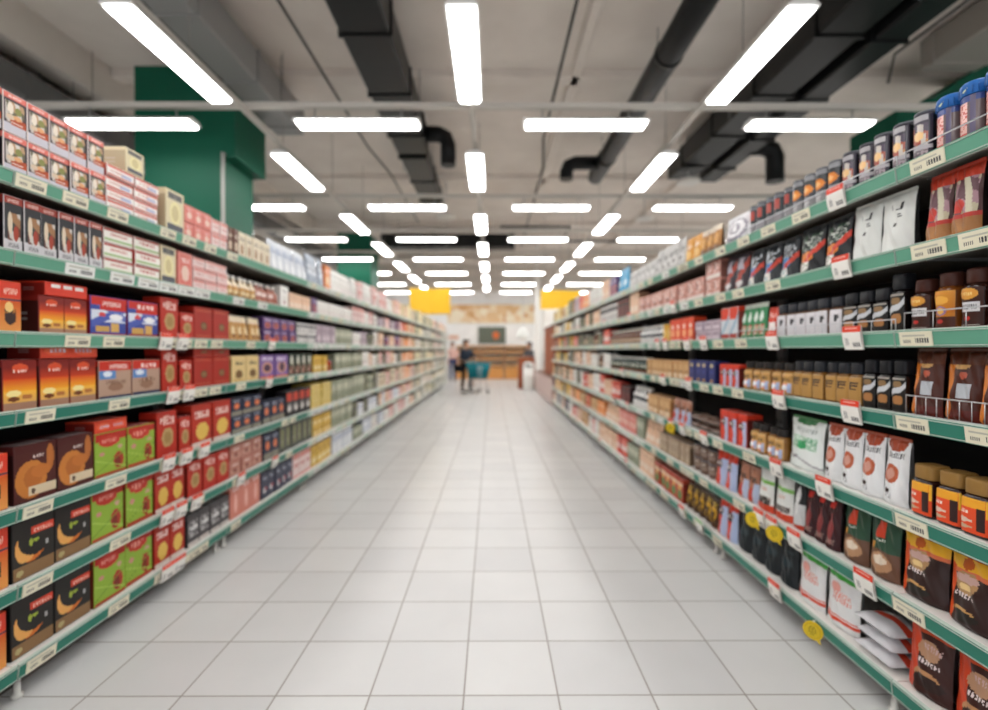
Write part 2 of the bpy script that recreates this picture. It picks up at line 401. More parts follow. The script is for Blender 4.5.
for side in ('left', 'right'):
    for s in range(7):
        start = 5.0 if side == 'left' else 3.9
        D = start; end = BAYS[side][-1][1] - .1
        while D < end:
            world_tag(side, s, D, tr.choice(['white', 'white', 'cream', 'cream', 'promo' if side == 'right' and s > 0 else 'white']))
            D += tr.choice([.2, .24, .3, .42])

def tag_mesh(kind):
    b = MB()
    if kind in ('cream', 'white'):
        base = col('e2dcc4') if kind == 'cream' else col('e4e6e2'); w, h = (.135 if kind == 'cream' else .16), .052
        def f(u, v):
            if .12 < u < .38 and .22 < v < .42 and int(u * 40) % 2: return col('4a4a4c')
            if .5 < u < .9 and .22 < v < .52 and int(u * 40) % 3: return col('3c3c40')
            if .1 < u < .8 and .68 < v < .78: return col('b5b3a4')
            return base
        b.grid(lambda u, v: ((u - .5) * w, -.004, (v - .5) * h), 40, 9, f, 'card')
        b.quad([(-w/2, 0, -h/2), (-w/2, 0, h/2), (w/2, 0, h/2), (w/2, 0, -h/2)], base)
        b.quad([(-w/2, 0, -h/2), (-w/2, -.004, -h/2), (-w/2, -.004, h/2), (-w/2, 0, h/2)], base)
        b.quad([(w/2, 0, h/2), (w/2, -.004, h/2), (w/2, -.004, -h/2), (w/2, 0, -h/2)], base)
    elif kind in ('promo', 'green'):
        w, h = .105, .098; base = col('ece9e2'); red = col('dc3d22') if kind == 'promo' else col('8fc98a')
        def f(u, v):
            if v > .78: return red if not (.15 < u < .85 and .85 < v < .92 and int(u * 30) % 2) else col('f0c9bd')
            if .12 < u < .35 and .2 < v < .5 and (int(u * 30) + int(v * 16)) % 2: return col('7d7d7d')
            if .52 < u < .9 and .12 < v < .32 and int(u * 30) % 3: return col('47474a')
            return base
        b.grid(lambda u, v: ((u - .5) * w, -.012 - .006 * math.sin(v * PI), (v - .38) * h), 30, 16, f, 'card')
        b.quad([(-w/2, -.008, -.38*h), (-w/2, -.008, .62*h), (w/2, -.008, .62*h), (w/2, -.008, -.38*h)], base)
    else:
        R = .042
        n = 28; bb = len(b.v)
        def ring(r, y, c):
            pts = [(r * math.cos(2*PI*i/n), y, r * math.sin(2*PI*i/n) - .012) for i in range(n)]; b.quad(pts, c, 'card')
        b.lathe([(R, -.002), (R, .002)], col('e0bd22'), 'card', 28)
        for i, v in enumerate(b.v[bb:]): b.v[bb+i] = (v[0], -.02 + v[2], v[1] - .012)
        ring(R * .82, -.0235, col('b89a18')); ring(R * .76, -.0245, col('d9bb2c'))
        for zz, ww in ((.014, .02), (.004, .032), (-.008, .032), (-.018, .018)):
            for i in range(int(ww / .004)):
                if i % 3 != 2: b.quad([(-ww/2 + i*.004, -.0255, zz-.012), (-ww/2 + i*.004 + .0032, -.0255, zz-.012), (-ww/2+i*.004+.0032, -.0255, zz-.006), (-ww/2+i*.004, -.0255, zz-.006)], col('54480a'), 'card')
        b.quad([(.012, -.021, -.05), (.03, -.021, -.045), (.034, -.021, -.066)], col('e0bd22'), 'card')
        b.box(-.003, .003, -.02, -.002, -.01, .03, col('d8d8d0'))
    return b.mesh({'cream': 'price_ticket', 'white': 'price_ticket', 'promo': 'promotion_ticket', 'green': 'promotion_ticket', 'disc': 'promotion_disc'}[kind])
TM = {}
def shelf_rail_mesh(L, rail, hi):
    b = MB()   # local: x along the rack, -y towards the aisle; origin = shelf surface centre front
    l = L / 2 - .004
    for (x0, x1) in ((-l, l),):
        b.quad([(x0, -.004, -.055), (x1, -.004, -.055), (x1, -.012, .004), (x0, -.012, .004)], rail, 'plastic')
        b.quad([(x0, -.012, .004), (x1, -.012, .004), (x1, 0, .009), (x0, 0, .009)], hi, 'plastic')
        b.quad([(x1, .006, -.057), (x1, -.004, -.055), (x0, -.004, -.055), (x0, .006, -.057)], hi, 'plastic')
        b.quad([(x0, .006, -.057), (x0, 0, .009), (x1, 0, .009), (x1, .006, -.057)], hi, 'plastic')
        for zz in (-.05, -.001): b.tube([(x0, -.0055 - (zz+.05)*.13, zz), (x1, -.0055 - (zz+.05)*.13, zz)], .0022, hi, 'plastic', 6)
        b.quad([(x0, .006, -.057), (x0, -.004, -.055), (x0, -.012, .004), (x0, 0, .009)], hi, 'plastic')
        b.quad([(x1, 0, .009), (x1, -.012, .004), (x1, -.004, -.055), (x1, .006, -.057)], hi, 'plastic')
    return b.mesh('price_rail')
def rack_bay(side, bi):
    y0, y1 = BAYS[side][bi]; yc = (y0 + y1) / 2; L = y1 - y0; l = L / 2
    t = empty('shelving_bay', (XF[side], yc, 0), RZ[side])
    near = y0 < 5.0
    b = MB(); b.box(-l + .002, l - .002, DEPTH, DEPTH + .03, .12, 2.12, col('302e2f'), 'matte'); tag(b.build('back_panel', t), 'dark back panel')
    for sx in (-1, 1):
        b = MB(); x = sx * (l - .02)
        b.box(x - .018, x + .018, DEPTH - .035, DEPTH, .0, 2.14, col('8d8f90'), 'paint', ch=.004)
        for z in range(14): b.box(x - .006, x + .006, DEPTH - .037, DEPTH - .034, .2 + z * .14, .23 + z * .14, col('2a2a2a'))
        b.build('upright', t)
    b = MB(); b.box(-l + .004, l - .004, .12, DEPTH, .0, .10, col('6f6c68'), 'paint'); b.build('plinth', t)
    for sx in (-1, 1):
        b = MB(); x = sx * (l - .05); b.lathe([(.02, 0), (.022, .015), (.012, .02), (.012, .1)], col('d8d6d0'), 'plastic', 12, cx=x, cy=.045); b.build('foot', t)
    for si, z in enumerate(surf(side)):
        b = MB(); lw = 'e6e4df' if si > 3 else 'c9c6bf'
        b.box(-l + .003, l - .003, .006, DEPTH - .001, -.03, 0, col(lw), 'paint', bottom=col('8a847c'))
        for sx in (-1, 1):
            x = sx * (l - .012)
            if si < 6: b.prism_y([(x-.003, -.03), (x+.003, -.03), (x+.003, -.037), (x-.003, -.037)], .12, DEPTH - .002, col('8f8f8e'))
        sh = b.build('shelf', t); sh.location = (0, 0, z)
        green = bi < 3
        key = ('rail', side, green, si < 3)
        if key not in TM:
            TM[key] = shelf_rail_mesh(L, col(('649f87' if si < 3 else '2f7a68' if si == 3 else '0a4c3f') if green else 'b4cabd'), col('b6c4ba') if green else col('d4d8d0'))  # upper green rails lighter than lower ones: lamp reflections put into the colour
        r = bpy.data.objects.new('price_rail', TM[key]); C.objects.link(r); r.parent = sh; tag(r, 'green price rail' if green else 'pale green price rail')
        for D, kind in TAGS.get((side, si), []):
            mg = .085 if kind == 'white' else .072
            if not (y0 + mg < D < y1 - mg): continue
            if kind not in TM: TM[kind] = tag_mesh(kind)
            o = bpy.data.objects.new(TM[kind].name.split('.')[0], TM[kind]); C.objects.link(o); o.parent = sh
            lx = (D - yc) * (1 if side == 'left' else -1)
            o.location = (lx, -.009, -.026); o.rotation_euler = (math.radians(8), 0, 0)
            if kind == 'disc': o.rotation_euler = (0, 0, math.radians(38 if side == 'right' else -38)); o.location = (lx, -.022, -.03)
            tag(o, {'cream': 'cream price ticket', 'white': 'white price ticket', 'promo': 'white ticket with red header', 'green': 'pale green ticket', 'disc': 'yellow round promotion disc'}[kind])
    where = 'nearest the camera' if bi == 0 else '%s from the camera' % ordn(bi)
    tag(t, 'bay of seven-shelf green-railed shelving, %s, %s rack' % (where, side), 'shelving', '%s rack shelving bays' % side)
    return t
BAYOBJ = {}
for side in ('left', 'right'):
    for bi in range(len(BAYS[side])): BAYOBJ[side, bi] = rack_bay(side, bi)
def wire_guard(side, si, D0, D1, h, step, rail_only=False):
    for bi, (y0, y1) in enumerate(BAYS[side]):
        a, c = max(D0, y0 + .02), min(D1, y1 - .02)
        if c - a < .1: continue
        t = [ch for ch in BAYOBJ[side, bi].children if ch.name.startswith('shelf')][si]
        yc = (y0 + y1) / 2; s = 1 if side == 'left' else -1
        xa, xb = sorted(((a - yc) * s, (c - yc) * s))
        b = MB(); cc = col('c9cbcf')
        b.tube([(xa, .012, .004), (xa, .012, h), (xb, .012, h), (xb, .012, .004)], .0026, cc, 'metal', 6)
        if not rail_only: b.tube([(xa, .012, .008), (xb, .012, .008)], .002, cc, 'metal', 6)
        x = xa + step
        while x < xb - .01:
            b.tube([(x, .012, .002), (x, .012, h)], .0016, cc, 'metal', 5); x += step
        o = b.build('wire_guard', t)
wire_guard('right', 0, .4, 3.0, .052, .4, True)
wire_guard('right', 2, .4, 1.85, .07, .12)
wire_guard('right', 2, 1.87, 3.1, .05, .1)
wire_guard('right', 3, .4, 1.83, .075, .042)

# ---------------------------------------------------------------- product designs
# layers painted from bottom to top on the front: r rectangle, e ellipse, g vertical gradient, t printed letters, d diagonal band, k speckled picture
def hsh(i, j, s=0):
    x = (i * 374761393 + j * 668265263 + s * 2147483647) & 0xffffffff
    x = ((x ^ (x >> 13)) * 1274126177) & 0xffffffff
    return ((x ^ (x >> 16)) & 1023) / 1023
def mixc(a, b, t): return tuple(a[i] * (1 - t) + b[i] * t for i in range(3))
def paint(layers, base, nu, nv):
    base = col(base); L = []
    for l in layers: L.append(l)
    def f(u, v):
        c = base
        for l in L:
            k = l[0]
            if k == 'r' and l[1] <= u <= l[3] and l[2] <= v <= l[4]: c = col(l[5])
            elif k == 'e' and ((u - l[1]) / l[3]) ** 2 + ((v - l[2]) / l[4]) ** 2 <= 1: c = col(l[5])
            elif k == 'g' and l[1] <= v <= l[2]: c = mixc(col(l[3]), col(l[4]), (v - l[1]) / (l[2] - l[1]))
            elif k == 'K' and l[1] <= u <= l[3] and l[2] <= v <= l[4]:
                q = hsh(int(u * 5 + v * 2), int(v * 6 + u * 1.5), len(l)); cs = l[5:]; c = mixc(c, col(cs[int(q * len(cs)) % len(cs)]), .85)
            elif k == 'd' and abs(v - (l[1] + l[2] * u)) < l[3]: c = col(l[4])
            elif k == 't' and l[1] <= u <= l[3] and l[2] <= v <= l[4]:
                i = int(u * nu); j = int(v * nv)
                if i % 3 != 2 and hsh(i, j, 5) > .22: c = col(l[5])
            elif k == 'k' and l[1] <= u <= l[3] and l[2] <= v <= l[4]:
                i = int(u * nu / 1.5); j = int(v * nv / 1.5); q = hsh(i, j, len(l)); cs = l[5:]; c = col(cs[int(q * len(cs)) % len(cs)])
        return c
    return f
D_ = {}
def des(name, base, side, *layers): D_[name] = (base, side, layers)
des('assam', 'e8dcd8', '231b22', ('r', 0, .86, 1, 1, 'dd7468'), ('r', 0, .2, 1, .86, '463a40'), ('r', 0, .0, 1, .22, 'c9c6d0'), ('K', .08, .3, .92, .8, '4a3c3a', 'd8cfc6', '6e6a52', 'c9a37c', 'e8e2da'), ('r', .3, .2, 1, .4, 'b8502c'), ('e', .3, .62, .14, .15, 'eadfd0'), ('e', .3, .4, .2, .07, 'd8c2a8'), ('e', .66, .6, .16, .1, '8a8a4c'), ('e', .62, .42, .2, .06, 'e0a878'), ('t', .15, .24, .85, .3, 'e8d8cc'), ('t', .2, .89, .8, .96, 'f4dcd6'))
des('assam_slim', 'd9d4d6', '201a20', ('r', 0, .88, 1, 1, 'a84034'), ('r', 0, .1, 1, .88, '2f3034'), ('r', 0, 0, 1, .22, 'c9c8cc'), ('K', .2, .2, .9, .7, '3c4a42', 'd8d2ca', '6e3a2a', 'a87a52'), ('e', .32, .52, .13, .2, 'd9c8b0'), ('t', .15, .9, .85, .96, 'e8c8c0'), ('t', .2, .08, .8, .16, '6a686c'), ('e', .65, .35, .15, .14, 'a4402c'))
des('stripe', 'f0eae6', 'b5463a', ('r', 0, .8, 1, 1, 'd4675a'), ('r', 0, 0, 1, .16, 'c95b4e'), ('r', .5, .25, .9, .6, 'aeb6d2'), ('t', .1, .4, .6, .62, 'c9867c'))
des('whitegreen', 'eee9e2', 'a8342c', ('r', 0, .84, 1, 1, 'b0463e'), ('r', 0, .1, 1, .3, 'a8c08a'), ('t', .2, .5, .8, .7, 'c25a50'))
des('cream_tin', 'dcd0ac', 'b5a888', ('r', .06, .04, .94, .2, '55565e'), ('r', .1, .78, .9, .96, '7c7a72'), ('e', .5, .48, .3, .26, 'e8dfa8'), ('e', .5, .48, .2, .2, 'cfc190'), ('t', .14, .82, .86, .92, '3d3d44'))
des('pinkred', 'e08a80', 'c9675c', ('r', .1, .1, .9, .9, 'd9776c'), ('e', .5, .4, .28, .22, 'e9c9ba'), ('t', .2, .7, .8, .84, 'f3dcd6'))
des('pinkwhite', 'e9d3d0', 'd9b5b0', ('r', 0, .75, 1, 1, 'd98f86'), ('t', .15, .4, .85, .6, 'c26a62'), ('r', 0, 0, 1, .12, 'd6847c'))
des('brown', '6b4636', '4a3026', ('r', .15, .2, .85, .5, 'cbb49c'), ('t', .15, .65, .85, .8, 'e0cdb8'))
des('beige', 'e2d6bd', 'c2b296', ('e', .5, .35, .25, .22, 'a88566'), ('t', .15, .68, .85, .82, '8a7a66'))
des('bluewhite', 'dde1e8', 'b9bfca', ('r', .1, .55, .9, .85, 'c4cddc'), ('t', .15, .6, .85, .76, '8795b0'), ('e', .5, .28, .3, .16, 'eef1f4'))
des('greybag', 'a8b2c0', '7e8794', ('r', .1, .3, .9, .7, 'd3d9e0'), ('t', .15, .5, .85, .62, '6d7888'))
des('orange', 'e88a4a', 'c96f36', ('e', .5, .4, .3, .2, 'f3d9ae'), ('t', .15, .7, .85, .84, 'fff0dd'))
des('whitebag', 'f0eeea', 'cfccc6', ('r', .15, .3, .85, .6, 'dfdcd6'), ('t', .2, .65, .8, .8, '9c9a94'), ('e', .5, .25, .2, .1, 'c2a8a8'))
des('beigebag', 'c9a878', '8a6c48', ('r', 0, .72, 1, 1, 'efe3cc'), ('e', .5, .4, .35, .2, '9c7244'))
des('purple', '5c3f78', '43305a', ('e', .5, .35, .3, .25, 'd96c46'), ('e', .5, .35, .16, .14, '3d2a4e'), ('t', .15, .72, .85, .86, 'e6d6ee'))
des('purple_big', '8466a6', '5c447c', ('e', .5, .45, .36, .26, 'd9a08a'), ('e', .5, .45, .24, .18, '4c2c48'), ('t', .15, .78, .85, .9, 'efe6f4'), ('r', 0, 0, 1, .08, 'e0763c'))
des('sunset', '7c1f1a', '3a1210', ('g', .12, .38, 'd9a860', 'f2b63c'), ('g', .38, .62, 'f0a428', 'd4491c'), ('g', .62, .85, 'c23a1a', '7c2018'), ('r', 0, 0, 1, .14, 'a8806a'), ('e', .3, .33, .22, .07, 'f6e29a'), ('e', .3, .22, .18, .045, '6e3a1c'), ('e', .7, .25, .16, .05, 'b5713a'), ('e', .5, .84, .24, .09, 'd9512c'), ('t', .28, .76, .72, .82, 'f2d9cf'))
des('orangebox', 'e0562a', '3c1612', ('r', 0, .68, 1, 1, 'd8402a'), ('t', .18, .76, .85, .88, 'eebfae'), ('r', 0, .62, 1, .67, '5a3a4a'), ('g', 0, .6, 'e8a054', 'cc5a1e'), ('k', .25, .2, .75, .45, '3c2c28', 'c9803c', '5a3a28'), ('e', .45, .5, .2, .1, 'eec77e'), ('e', .5, .27, .24, .12, '3c2a28'))
des('redflat', 'd63c28', '8a2018', ('r', .12, .6, .34, .9, 'efe7e4'), ('r', .4, .6, .62, .9, 'efe7e4'), ('r', .68, .6, .9, .9, 'efe7e4'))
des('redflat_name', 'd8482e', '8a2018', ('e', .25, .5, .2, .34, 'e4603c'), ('e', .75, .5, .2, .34, 'e4603c'), ('t', .12, .36, .42, .62, 'cfc3d4'), ('t', .58, .36, .88, .62, 'b9aec4'))
des('bluered', '3c4c9c', '8a1c18', ('r', 0, .36, 1, .66, 'd6dcea'), ('d', .3, .45, .1, '4a5cae'), ('d', .95, -.5, .09, '5c6cb4'), ('e', .7, .5, .2, .08, 'eef0f4'), ('e', .3, .55, .1, .06, 'd44a4a'), ('r', .12, .1, .5, .24, 'cfa45a'), ('r', .55, .1, .78, .34, 'd9ae62'), ('r', 0, 0, 1, .07, '9c1f22'), ('r', .25, .66, 1, 1, 'c92c20'), ('r', 0, .8, 1, 1, 'c92c20'), ('t', .3, .78, .86, .9, 'f2d6d0'))
des('bluebeige', 'b59682', '6a2018', ('r', 0, .74, 1, 1, 'c9301f'), ('t', .3, .8, .88, .92, 'f2d6d0'), ('r', 0, .52, .5, .76, '5c8ac4'), ('e', .25, .66, .14, .08, 'dfe8f2'), ('r', 0, 0, 1, .07, '2e3a5a'), ('e', .5, .3, .24, .12, '96715c'), ('t', .2, .38, .8, .48, '7c5a48'))
des('redoat', 'b92e20', '6e1a12', ('e', .52, .42, .3, .22, 'b99a66'), ('e', .52, .42, .18, .14, 'a3824e'), ('t', .16, .72, .9, .86, 'f0cfc6'), ('r', .3, .88, .6, .93, 'e8b4a8'))
des('redyellow', 'b5301f', '6e1a12', ('e', .52, .34, .32, .22, 'e2bd5c'), ('t', .14, .66, .9, .82, 'f4dcd4'), ('r', 0, 0, 1, .08, 'd9cfc6'))
des('crimson', 'a8281c', '6a1610', ('e', .52, .42, .18, .14, '6a4a2e'), ('e', .52, .42, .11, .09, '8a6a44'), ('r', .1, .1, .9, .12, 'c25a3c'), ('r', .1, .88, .9, .9, 'c25a3c'))
des('goldpouch', 'c9985c', '8a6236', ('r', .2, .3, .8, .6, 'e6cfa0'), ('r', 0, .8, 1, 1, 'f0dfc2'), ('e', .5, .2, .2, .08, '8a5c34'))
des('brownswirl', '4c1f1c', '2c1010', ('g', .88, 1, '4a1c1a', '4a1c1a'), ('e', .38, .38, .38, .34, 'c47a36'), ('e', .42, .4, .22, .2, 'b0662c'), ('e', .85, .72, .1, .24, 'b56c34'), ('e', .62, .5, .24, .12, 'bd7032'), ('t', .34, .74, .72, .82, 'ddc9c4'), ('r', .3, .08, 1, .24, 'd9c7a8'), ('e', .42, .16, .05, .05, '5a4436'))
des('greenflower', '8fb03c', '6a2a18', ('r', 0, .82, 1, 1, 'b52a20'), ('e', .45, .8, .34, .13, 'c43a2e'), ('t', .22, .77, .66, .86, 'e89a8c'), ('e', .75, .3, .17, .2, 'a83a2a'), ('e', .72, .26, .1, .12, '7c2c20'), ('e', .2, .52, .08, .05, 'c98a80'), ('e', .8, .62, .08, .05, 'c9a08a'), ('r', 0, 0, 1, .07, 'b0422e'), ('d', .1, .4, .012, '6f9430'), ('d', .4, -.3, .012, 'a9c65a'))
des('blackorange', '24211f', '181412', ('r', 0, 0, 1, .2, '8a6a48'), ('e', .42, .5, .38, .27, 'd0702c'), ('e', .3, .48, .26, .24, 'e6a85c'), ('e', .54, .62, .42, .3, '24211f'), ('r', .0, .7, .09, .95, '24211f'), ('r', .42, .66, 1, .79, 'd8442c'), ('t', .48, .69, .95, .76, 'f2c0b0'), ('e', .42, .54, .05, .06, '9cae3c'), ('e', .54, .56, .08, .03, '9cae3c'), ('e', .15, .1, .08, .05, 'b5a878'), ('r', .78, .42, .86, .5, 'a8a8a8'))
des('navyorange', '1e2a44', '141c30', ('e', .5, .55, .26, .18, 'e07a4a'), ('r', 0, 0, 1, .24, '8c8a7c'), ('t', .2, .8, .8, .9, 'a9b2c4'))
des('darkgreen', '26382c', '182018', ('e', .5, .7, .22, .18, 'dfe2d4'), ('k', .1, .1, .9, .4, '7c4a3a', '3c5a3a', 'c2a090'), ('t', .2, .48, .8, .56, 'b9b49a'))
des('yellow', 'd9b24a', 'a88432', ('r', .1, .15, .9, .45, 'ecd9a0'), ('t', .2, .6, .8, .8, 'a8702c'))
des('yellowflat', 'd6bc62', 'b59a48', ('r', .1, .2, .9, .8, 'e4d08a'), ('t', .2, .4, .8, .6, 'a88838'))
des('beigebox', 'e0c68c', 'a88c56', ('t', .2, .66, .8, .78, '3c3026'), ('e', .5, .3, .26, .16, '7a5a34'), ('r', .1, .03, .9, .1, 'c2a264'))
des('darkredwhite', '2e2c30', '1e1c20', ('r', .1, .6, .9, .95, 'c4402c'), ('e', .5, .3, .3, .12, 'd9d6d2'), ('t', .2, .4, .8, .5, '8a8888'))
des('greydark', '5a5c54', '3c3d38', ('r', .35, .2, .65, .85, '8a8a5c'), ('t', .2, .3, .8, .4, 'b0ae94'), ('r', 0, 0, 1, .1, '3a3c38'))
des('greyblack', '4c484a', '2c2a2c', ('k', .1, .3, .9, .8, '5a5658', 'c9c6c6', '3a3638', '8c8a8a'), ('t', .1, .5, .9, .62, 'efefef'), ('r', 0, 0, 1, .14, 'cfc6c0'))
des('pinkbrown', 'b5786a', '8a5648', ('r', .1, .1, .9, .4, 'c99a8a'), ('t', .2, .6, .8, .78, 'e9d0c6'), ('e', .5, .3, .2, .12, '8a4c40'))
des('salmon', 'd48474', 'a85c4c', ('e', .5, .4, .14, .3, 'eeb8aa'), ('t', .2, .8, .8, .9, 'f6ded6'))
des('darkblue', '3a3e52', '26283a', ('e', .45, .3, .2, .12, 'd9d3d6'), ('e', .65, .35, .16, .08, 'a83a48'), ('t', .2, .7, .8, .84, 'b9bccc'))
des('lilac', 'b5a4b0', '8a7c8a', ('r', .1, .15, .9, .4, 'd0c2ca'), ('t', .2, .6, .8, .8, '7c6a78'))
des('orange_far', 'ee9a5c', 'd07c40', ('r', .1, .1, .9, .35, 'f4c9a0'))
des('greygreen', '9aa08a', '7a8270', ('r', .1, .5, .9, .8, 'c6c9b4'), ('t', .2, .2, .8, .35, '6a705c'))
des('peach', 'e6bfa0', 'c29a7c', ('r', .1, .15, .9, .45, 'f0dccb'), ('t', .2, .65, .8, .8, 'b58a70'))
des('paleyellow', 'e9ddb4', 'cdbf92', ('r', .1, .15, .9, .4, 'f3ecd4'))
# right hand side
des('bluejar', '6a5a5c', '4a3a3a', ('r', .25, .05, .58, .92, 'c9605a'), ('t', .3, .2, .54, .85, 'e9b8b0'), ('r', 0, .86, 1, 1, '3c4c88'), ('r', .62, 0, .8, 1, '5a5270'))
des('can_photo', '3a3440', '14181c', ('r', .1, .84, .9, .97, 'a8a4a8'), ('K', .1, .35, .9, .8, 'c98a4a', 'e0b070', 'b05a4a', '4a3c50', 'd9cfc6'), ('r', 0, .26, 1, .34, 'b5b0b5'), ('k', .1, .0, .9, .26, '8a8488', 'a89aa0', '6a6068'), ('e', .55, .55, .2, .1, 'efc68c'))
des('can_orange', '2e3032', '1a1e20', ('r', 0, .0, 1, .42, '8f8d8f'), ('e', .5, .62, .42, .14, 'e08026'), ('e', .5, .62, .2, .07, 'f0b060'), ('r', 0, .86, 1, 1, '8c8c90'), ('t', .1, .1, .9, .3, 'c2c0c2'))
des('can_red', '1e2226', '14181c', ('r', 0, .0, 1, .42, '8f8c90'), ('r', .3, .55, .8, .85, 'a83a30'), ('r', 0, .9, 1, 1, '6a6a70'))
des('whiteround', 'd8d6da', '9a989c', ('e', .5, .5, .42, .4, '8a8492'), ('e', .5, .55, .34, .3, 'e9e7ea'), ('e', .5, .55, .2, .18, '8c8694'), ('e', .5, .56, .12, .11, 'f4f2f4'), ('t', .2, .1, .8, .22, '5a5660'))
des('goldorange', 'b07c46', '7a5430', ('r', 0, 0, 1, .3, '8a6a52'), ('e', .5, .55, .3, .2, 'd9a45c'), ('r', 0, .85, 1, 1, 'd9cbb8'))
des('yelloworange', 'd9983c', 'a86c28', ('r', .2, .2, .8, .5, 'ecc27a'), ('t', .2, .6, .8, .76, 'f6e6c9'))
des('silverpouch', 'c4c2bf', '8f8d8a', ('r', .2, .25, .8, .5, 'dcdad8'), ('t', .2, .6, .8, .75, '7a7876'), ('e', .5, .36, .14, .08, '8a8480'))
des('cyan', '3a9cc9', '2a749a', ('e', .5, .4, .3, .16, 'cfe6f0'))
des('redmulti', '4a2424', '2c1416', ('r', 0, .84, 1, 1, 'c8432e'), ('K', .08, .3, .92, .84, 'c9bfa0', '8a9474', 'b08a94', '6a4a52', 'd9d3b8'), ('e', .35, .45, .25, .1, 'c43c30'), ('g', 0, .28, 'a87038', '9c6a3c'), ('r', 0, .28, 1, .34, 'b5342c'))
des('whitelogo', 'dcdeda', '2c2c30', ('r', .62, .72, .72, .86, '26262a'), ('r', .52, .72, .72, .745, '26262a'), ('r', .56, .60, .74, .625, '26262a'), ('r', .58, .655, .7, .675, '26262a'), ('r', .5, .45, .56, .53, '26262a'), ('r', .38, .74, .42, .84, '9a9a9a'), ('e', .62, .03, .05, .02, 'c9432c'))
des('multiorange', '23262a', '15171a', ('k', .1, .55, .9, .88, '2a2e30', 'c9cfc6', '3a5a44', '1e2022'), ('e', .4, .4, .32, .12, 'e0802c'), ('d', .1, .55, .07, 'd0402c'), ('k', .12, .08, .55, .3, 'e9e6e0', '8a9484', 'd9d6d0'))
des('bluecoffee', '23282e', '15181c', ('k', .1, .55, .9, .88, '2a2e36', 'c9cfd6', '1e2022'), ('e', .4, .42, .34, .14, '2a78b4'), ('d', .1, .5, .07, 'c9402c'), ('k', .12, .08, .6, .3, 'e9e6e0', '5a94a4', 'd9d6d0'))
des('darkred', '381216', '200a0c', ('e', .5, .4, .2, .3, '8a3c3c'), ('r', .3, .8, .6, .92, 'c43028'), ('t', .2, .1, .8, .2, 'a88a80'))
des('darkredgrey', '3a3038', '201a20', ('d', .0, .8, .12, 'b04434'), ('r', .2, .6, .7, .9, 'a9a4b0'), ('e', .5, .2, .2, .1, 'c9c4c4'))
des('pinkbox', 'c98a7c', '8a5a50', ('k', .08, .35, .92, .9, 'c27a6c', 'd9a89a', '8a5048', 'e6cfc6'), ('r', 0, 0, 1, .25, 'e0d3cc'))
des('whiteblack', 'dcdad8', '3a3a3c', ('r', 0, .6, 1, .85, '3a3c44'), ('t', .2, .2, .8, .45, '5a5a60'))
des('jar_redgold', '3c1c12', '2a120c', ('r', .1, .38, .9, .62, 'd9d8da'), ('t', .2, .44, .8, .56, '55555c'), ('e', .5, .84, .36, .15, 'dc9a40'), ('t', .32, .8, .68, .88, 'f2d28a'), ('e', .5, .2, .12, .06, 'c4302c'), ('r', .1, .02, .9, .05, 'b0a8a0'))
des('jar_amber', 'c97c24', '6a3a14', ('g', .4, 1, 'c2701c', 'e0983a'), ('e', .5, .74, .3, .12, 'eeb04c'), ('e', .5, .45, .24, .13, '9a7aa8'), ('e', .5, .45, .15, .09, 'e8b45c'), ('r', 0, 0, 1, .3, '4a2010'), ('e', .5, .16, .12, .06, 'c4302c'))
des('jar_black', '1a1614', '141010', ('r', .12, .08, .88, .92, '1e1c1a'), ('e', .5, .8, .14, .1, '8a6c48'), ('d', .42, .38, .09, 'c9cbcf'), ('e', .55, .3, .2, .14, 'b07a48'), ('r', .1, .94, .9, 1, '9a948c'))
des('jar_panel', 'd9d6da', '6a4c3a', ('r', .5, .75, .72, .79, '28282c'), ('r', .5, .62, .72, .66, '28282c'), ('r', .5, .5, .56, .79, '28282c'), ('r', .58, .66, .7, .72, '28282c'))
des('jar_goldpanel', 'b58a4c', '7a5428', ('r', .36, .55, .46, .82, '241c28'), ('r', .36, .76, .72, .82, '241c28'), ('r', .36, .64, .66, .7, '241c28'), ('r', .36, .52, .56, .57, '241c28'))
des('jar_curve', 'c99c5c', '8a5e2c', ('r', .2, .1, .85, .5, 'e08c6a'), ('e', .5, .3, .2, .14, 'eef0f6'), ('t', .2, .6, .8, .76, '4a3c3a'), ('r', .7, .05, .9, .5, 'a4b4d9'))
des('jar_orange', 'e0502a', '2a1410', ('r', 0, .72, 1, 1, 'eba42c'), ('r', .52, .1, .82, .74, '33201e'), ('t', .1, .55, .5, .64, 'f2dfd4'), ('e', .3, .35, .2, .08, 'e2c6b4'), ('r', .82, 0, 1, 1, 'd84a1c'), ('r', .84, .5, 1, 1, 'e8b02c'), ('e', .3, .16, .2, .06, 'c9b090'))
des('redwhite', 'd94a34', 'a83024', ('r', .15, .25, .85, .55, 'efe6e2'), ('t', .2, .7, .8, .84, 'f6dcd4'))
des('greenpouch', '3a8a58', '24603c', ('k', .15, .1, .85, .4, 'c9a08a', 'd9d0b8', 'b04c44', '3a8a58'), ('e', .45, .65, .22, .14, 'dfeae0'), ('r', 0, .92, 1, 1, 'cfd8cc'))
des('whitered', 'c9cfd6', '8a3c34', ('r', 0, .62, 1, 1, 'dc4026'), ('d', .1, .6, .08, '8ab0c4'), ('r', 0, 0, 1, .15, 'a83a34'))
des('redorange', 'dc4a2a', 'a8341c', ('r', .2, .2, .8, .5, 'f0a878'), ('e', .5, .66, .2, .1, 'f4e2d2'), ('r', 0, 0, 1, .1, 'e8d9d0'))
des('gold', 'd9a84a', 'a87c2c', ('e', .5, .5, .3, .3, 'eccb82'))
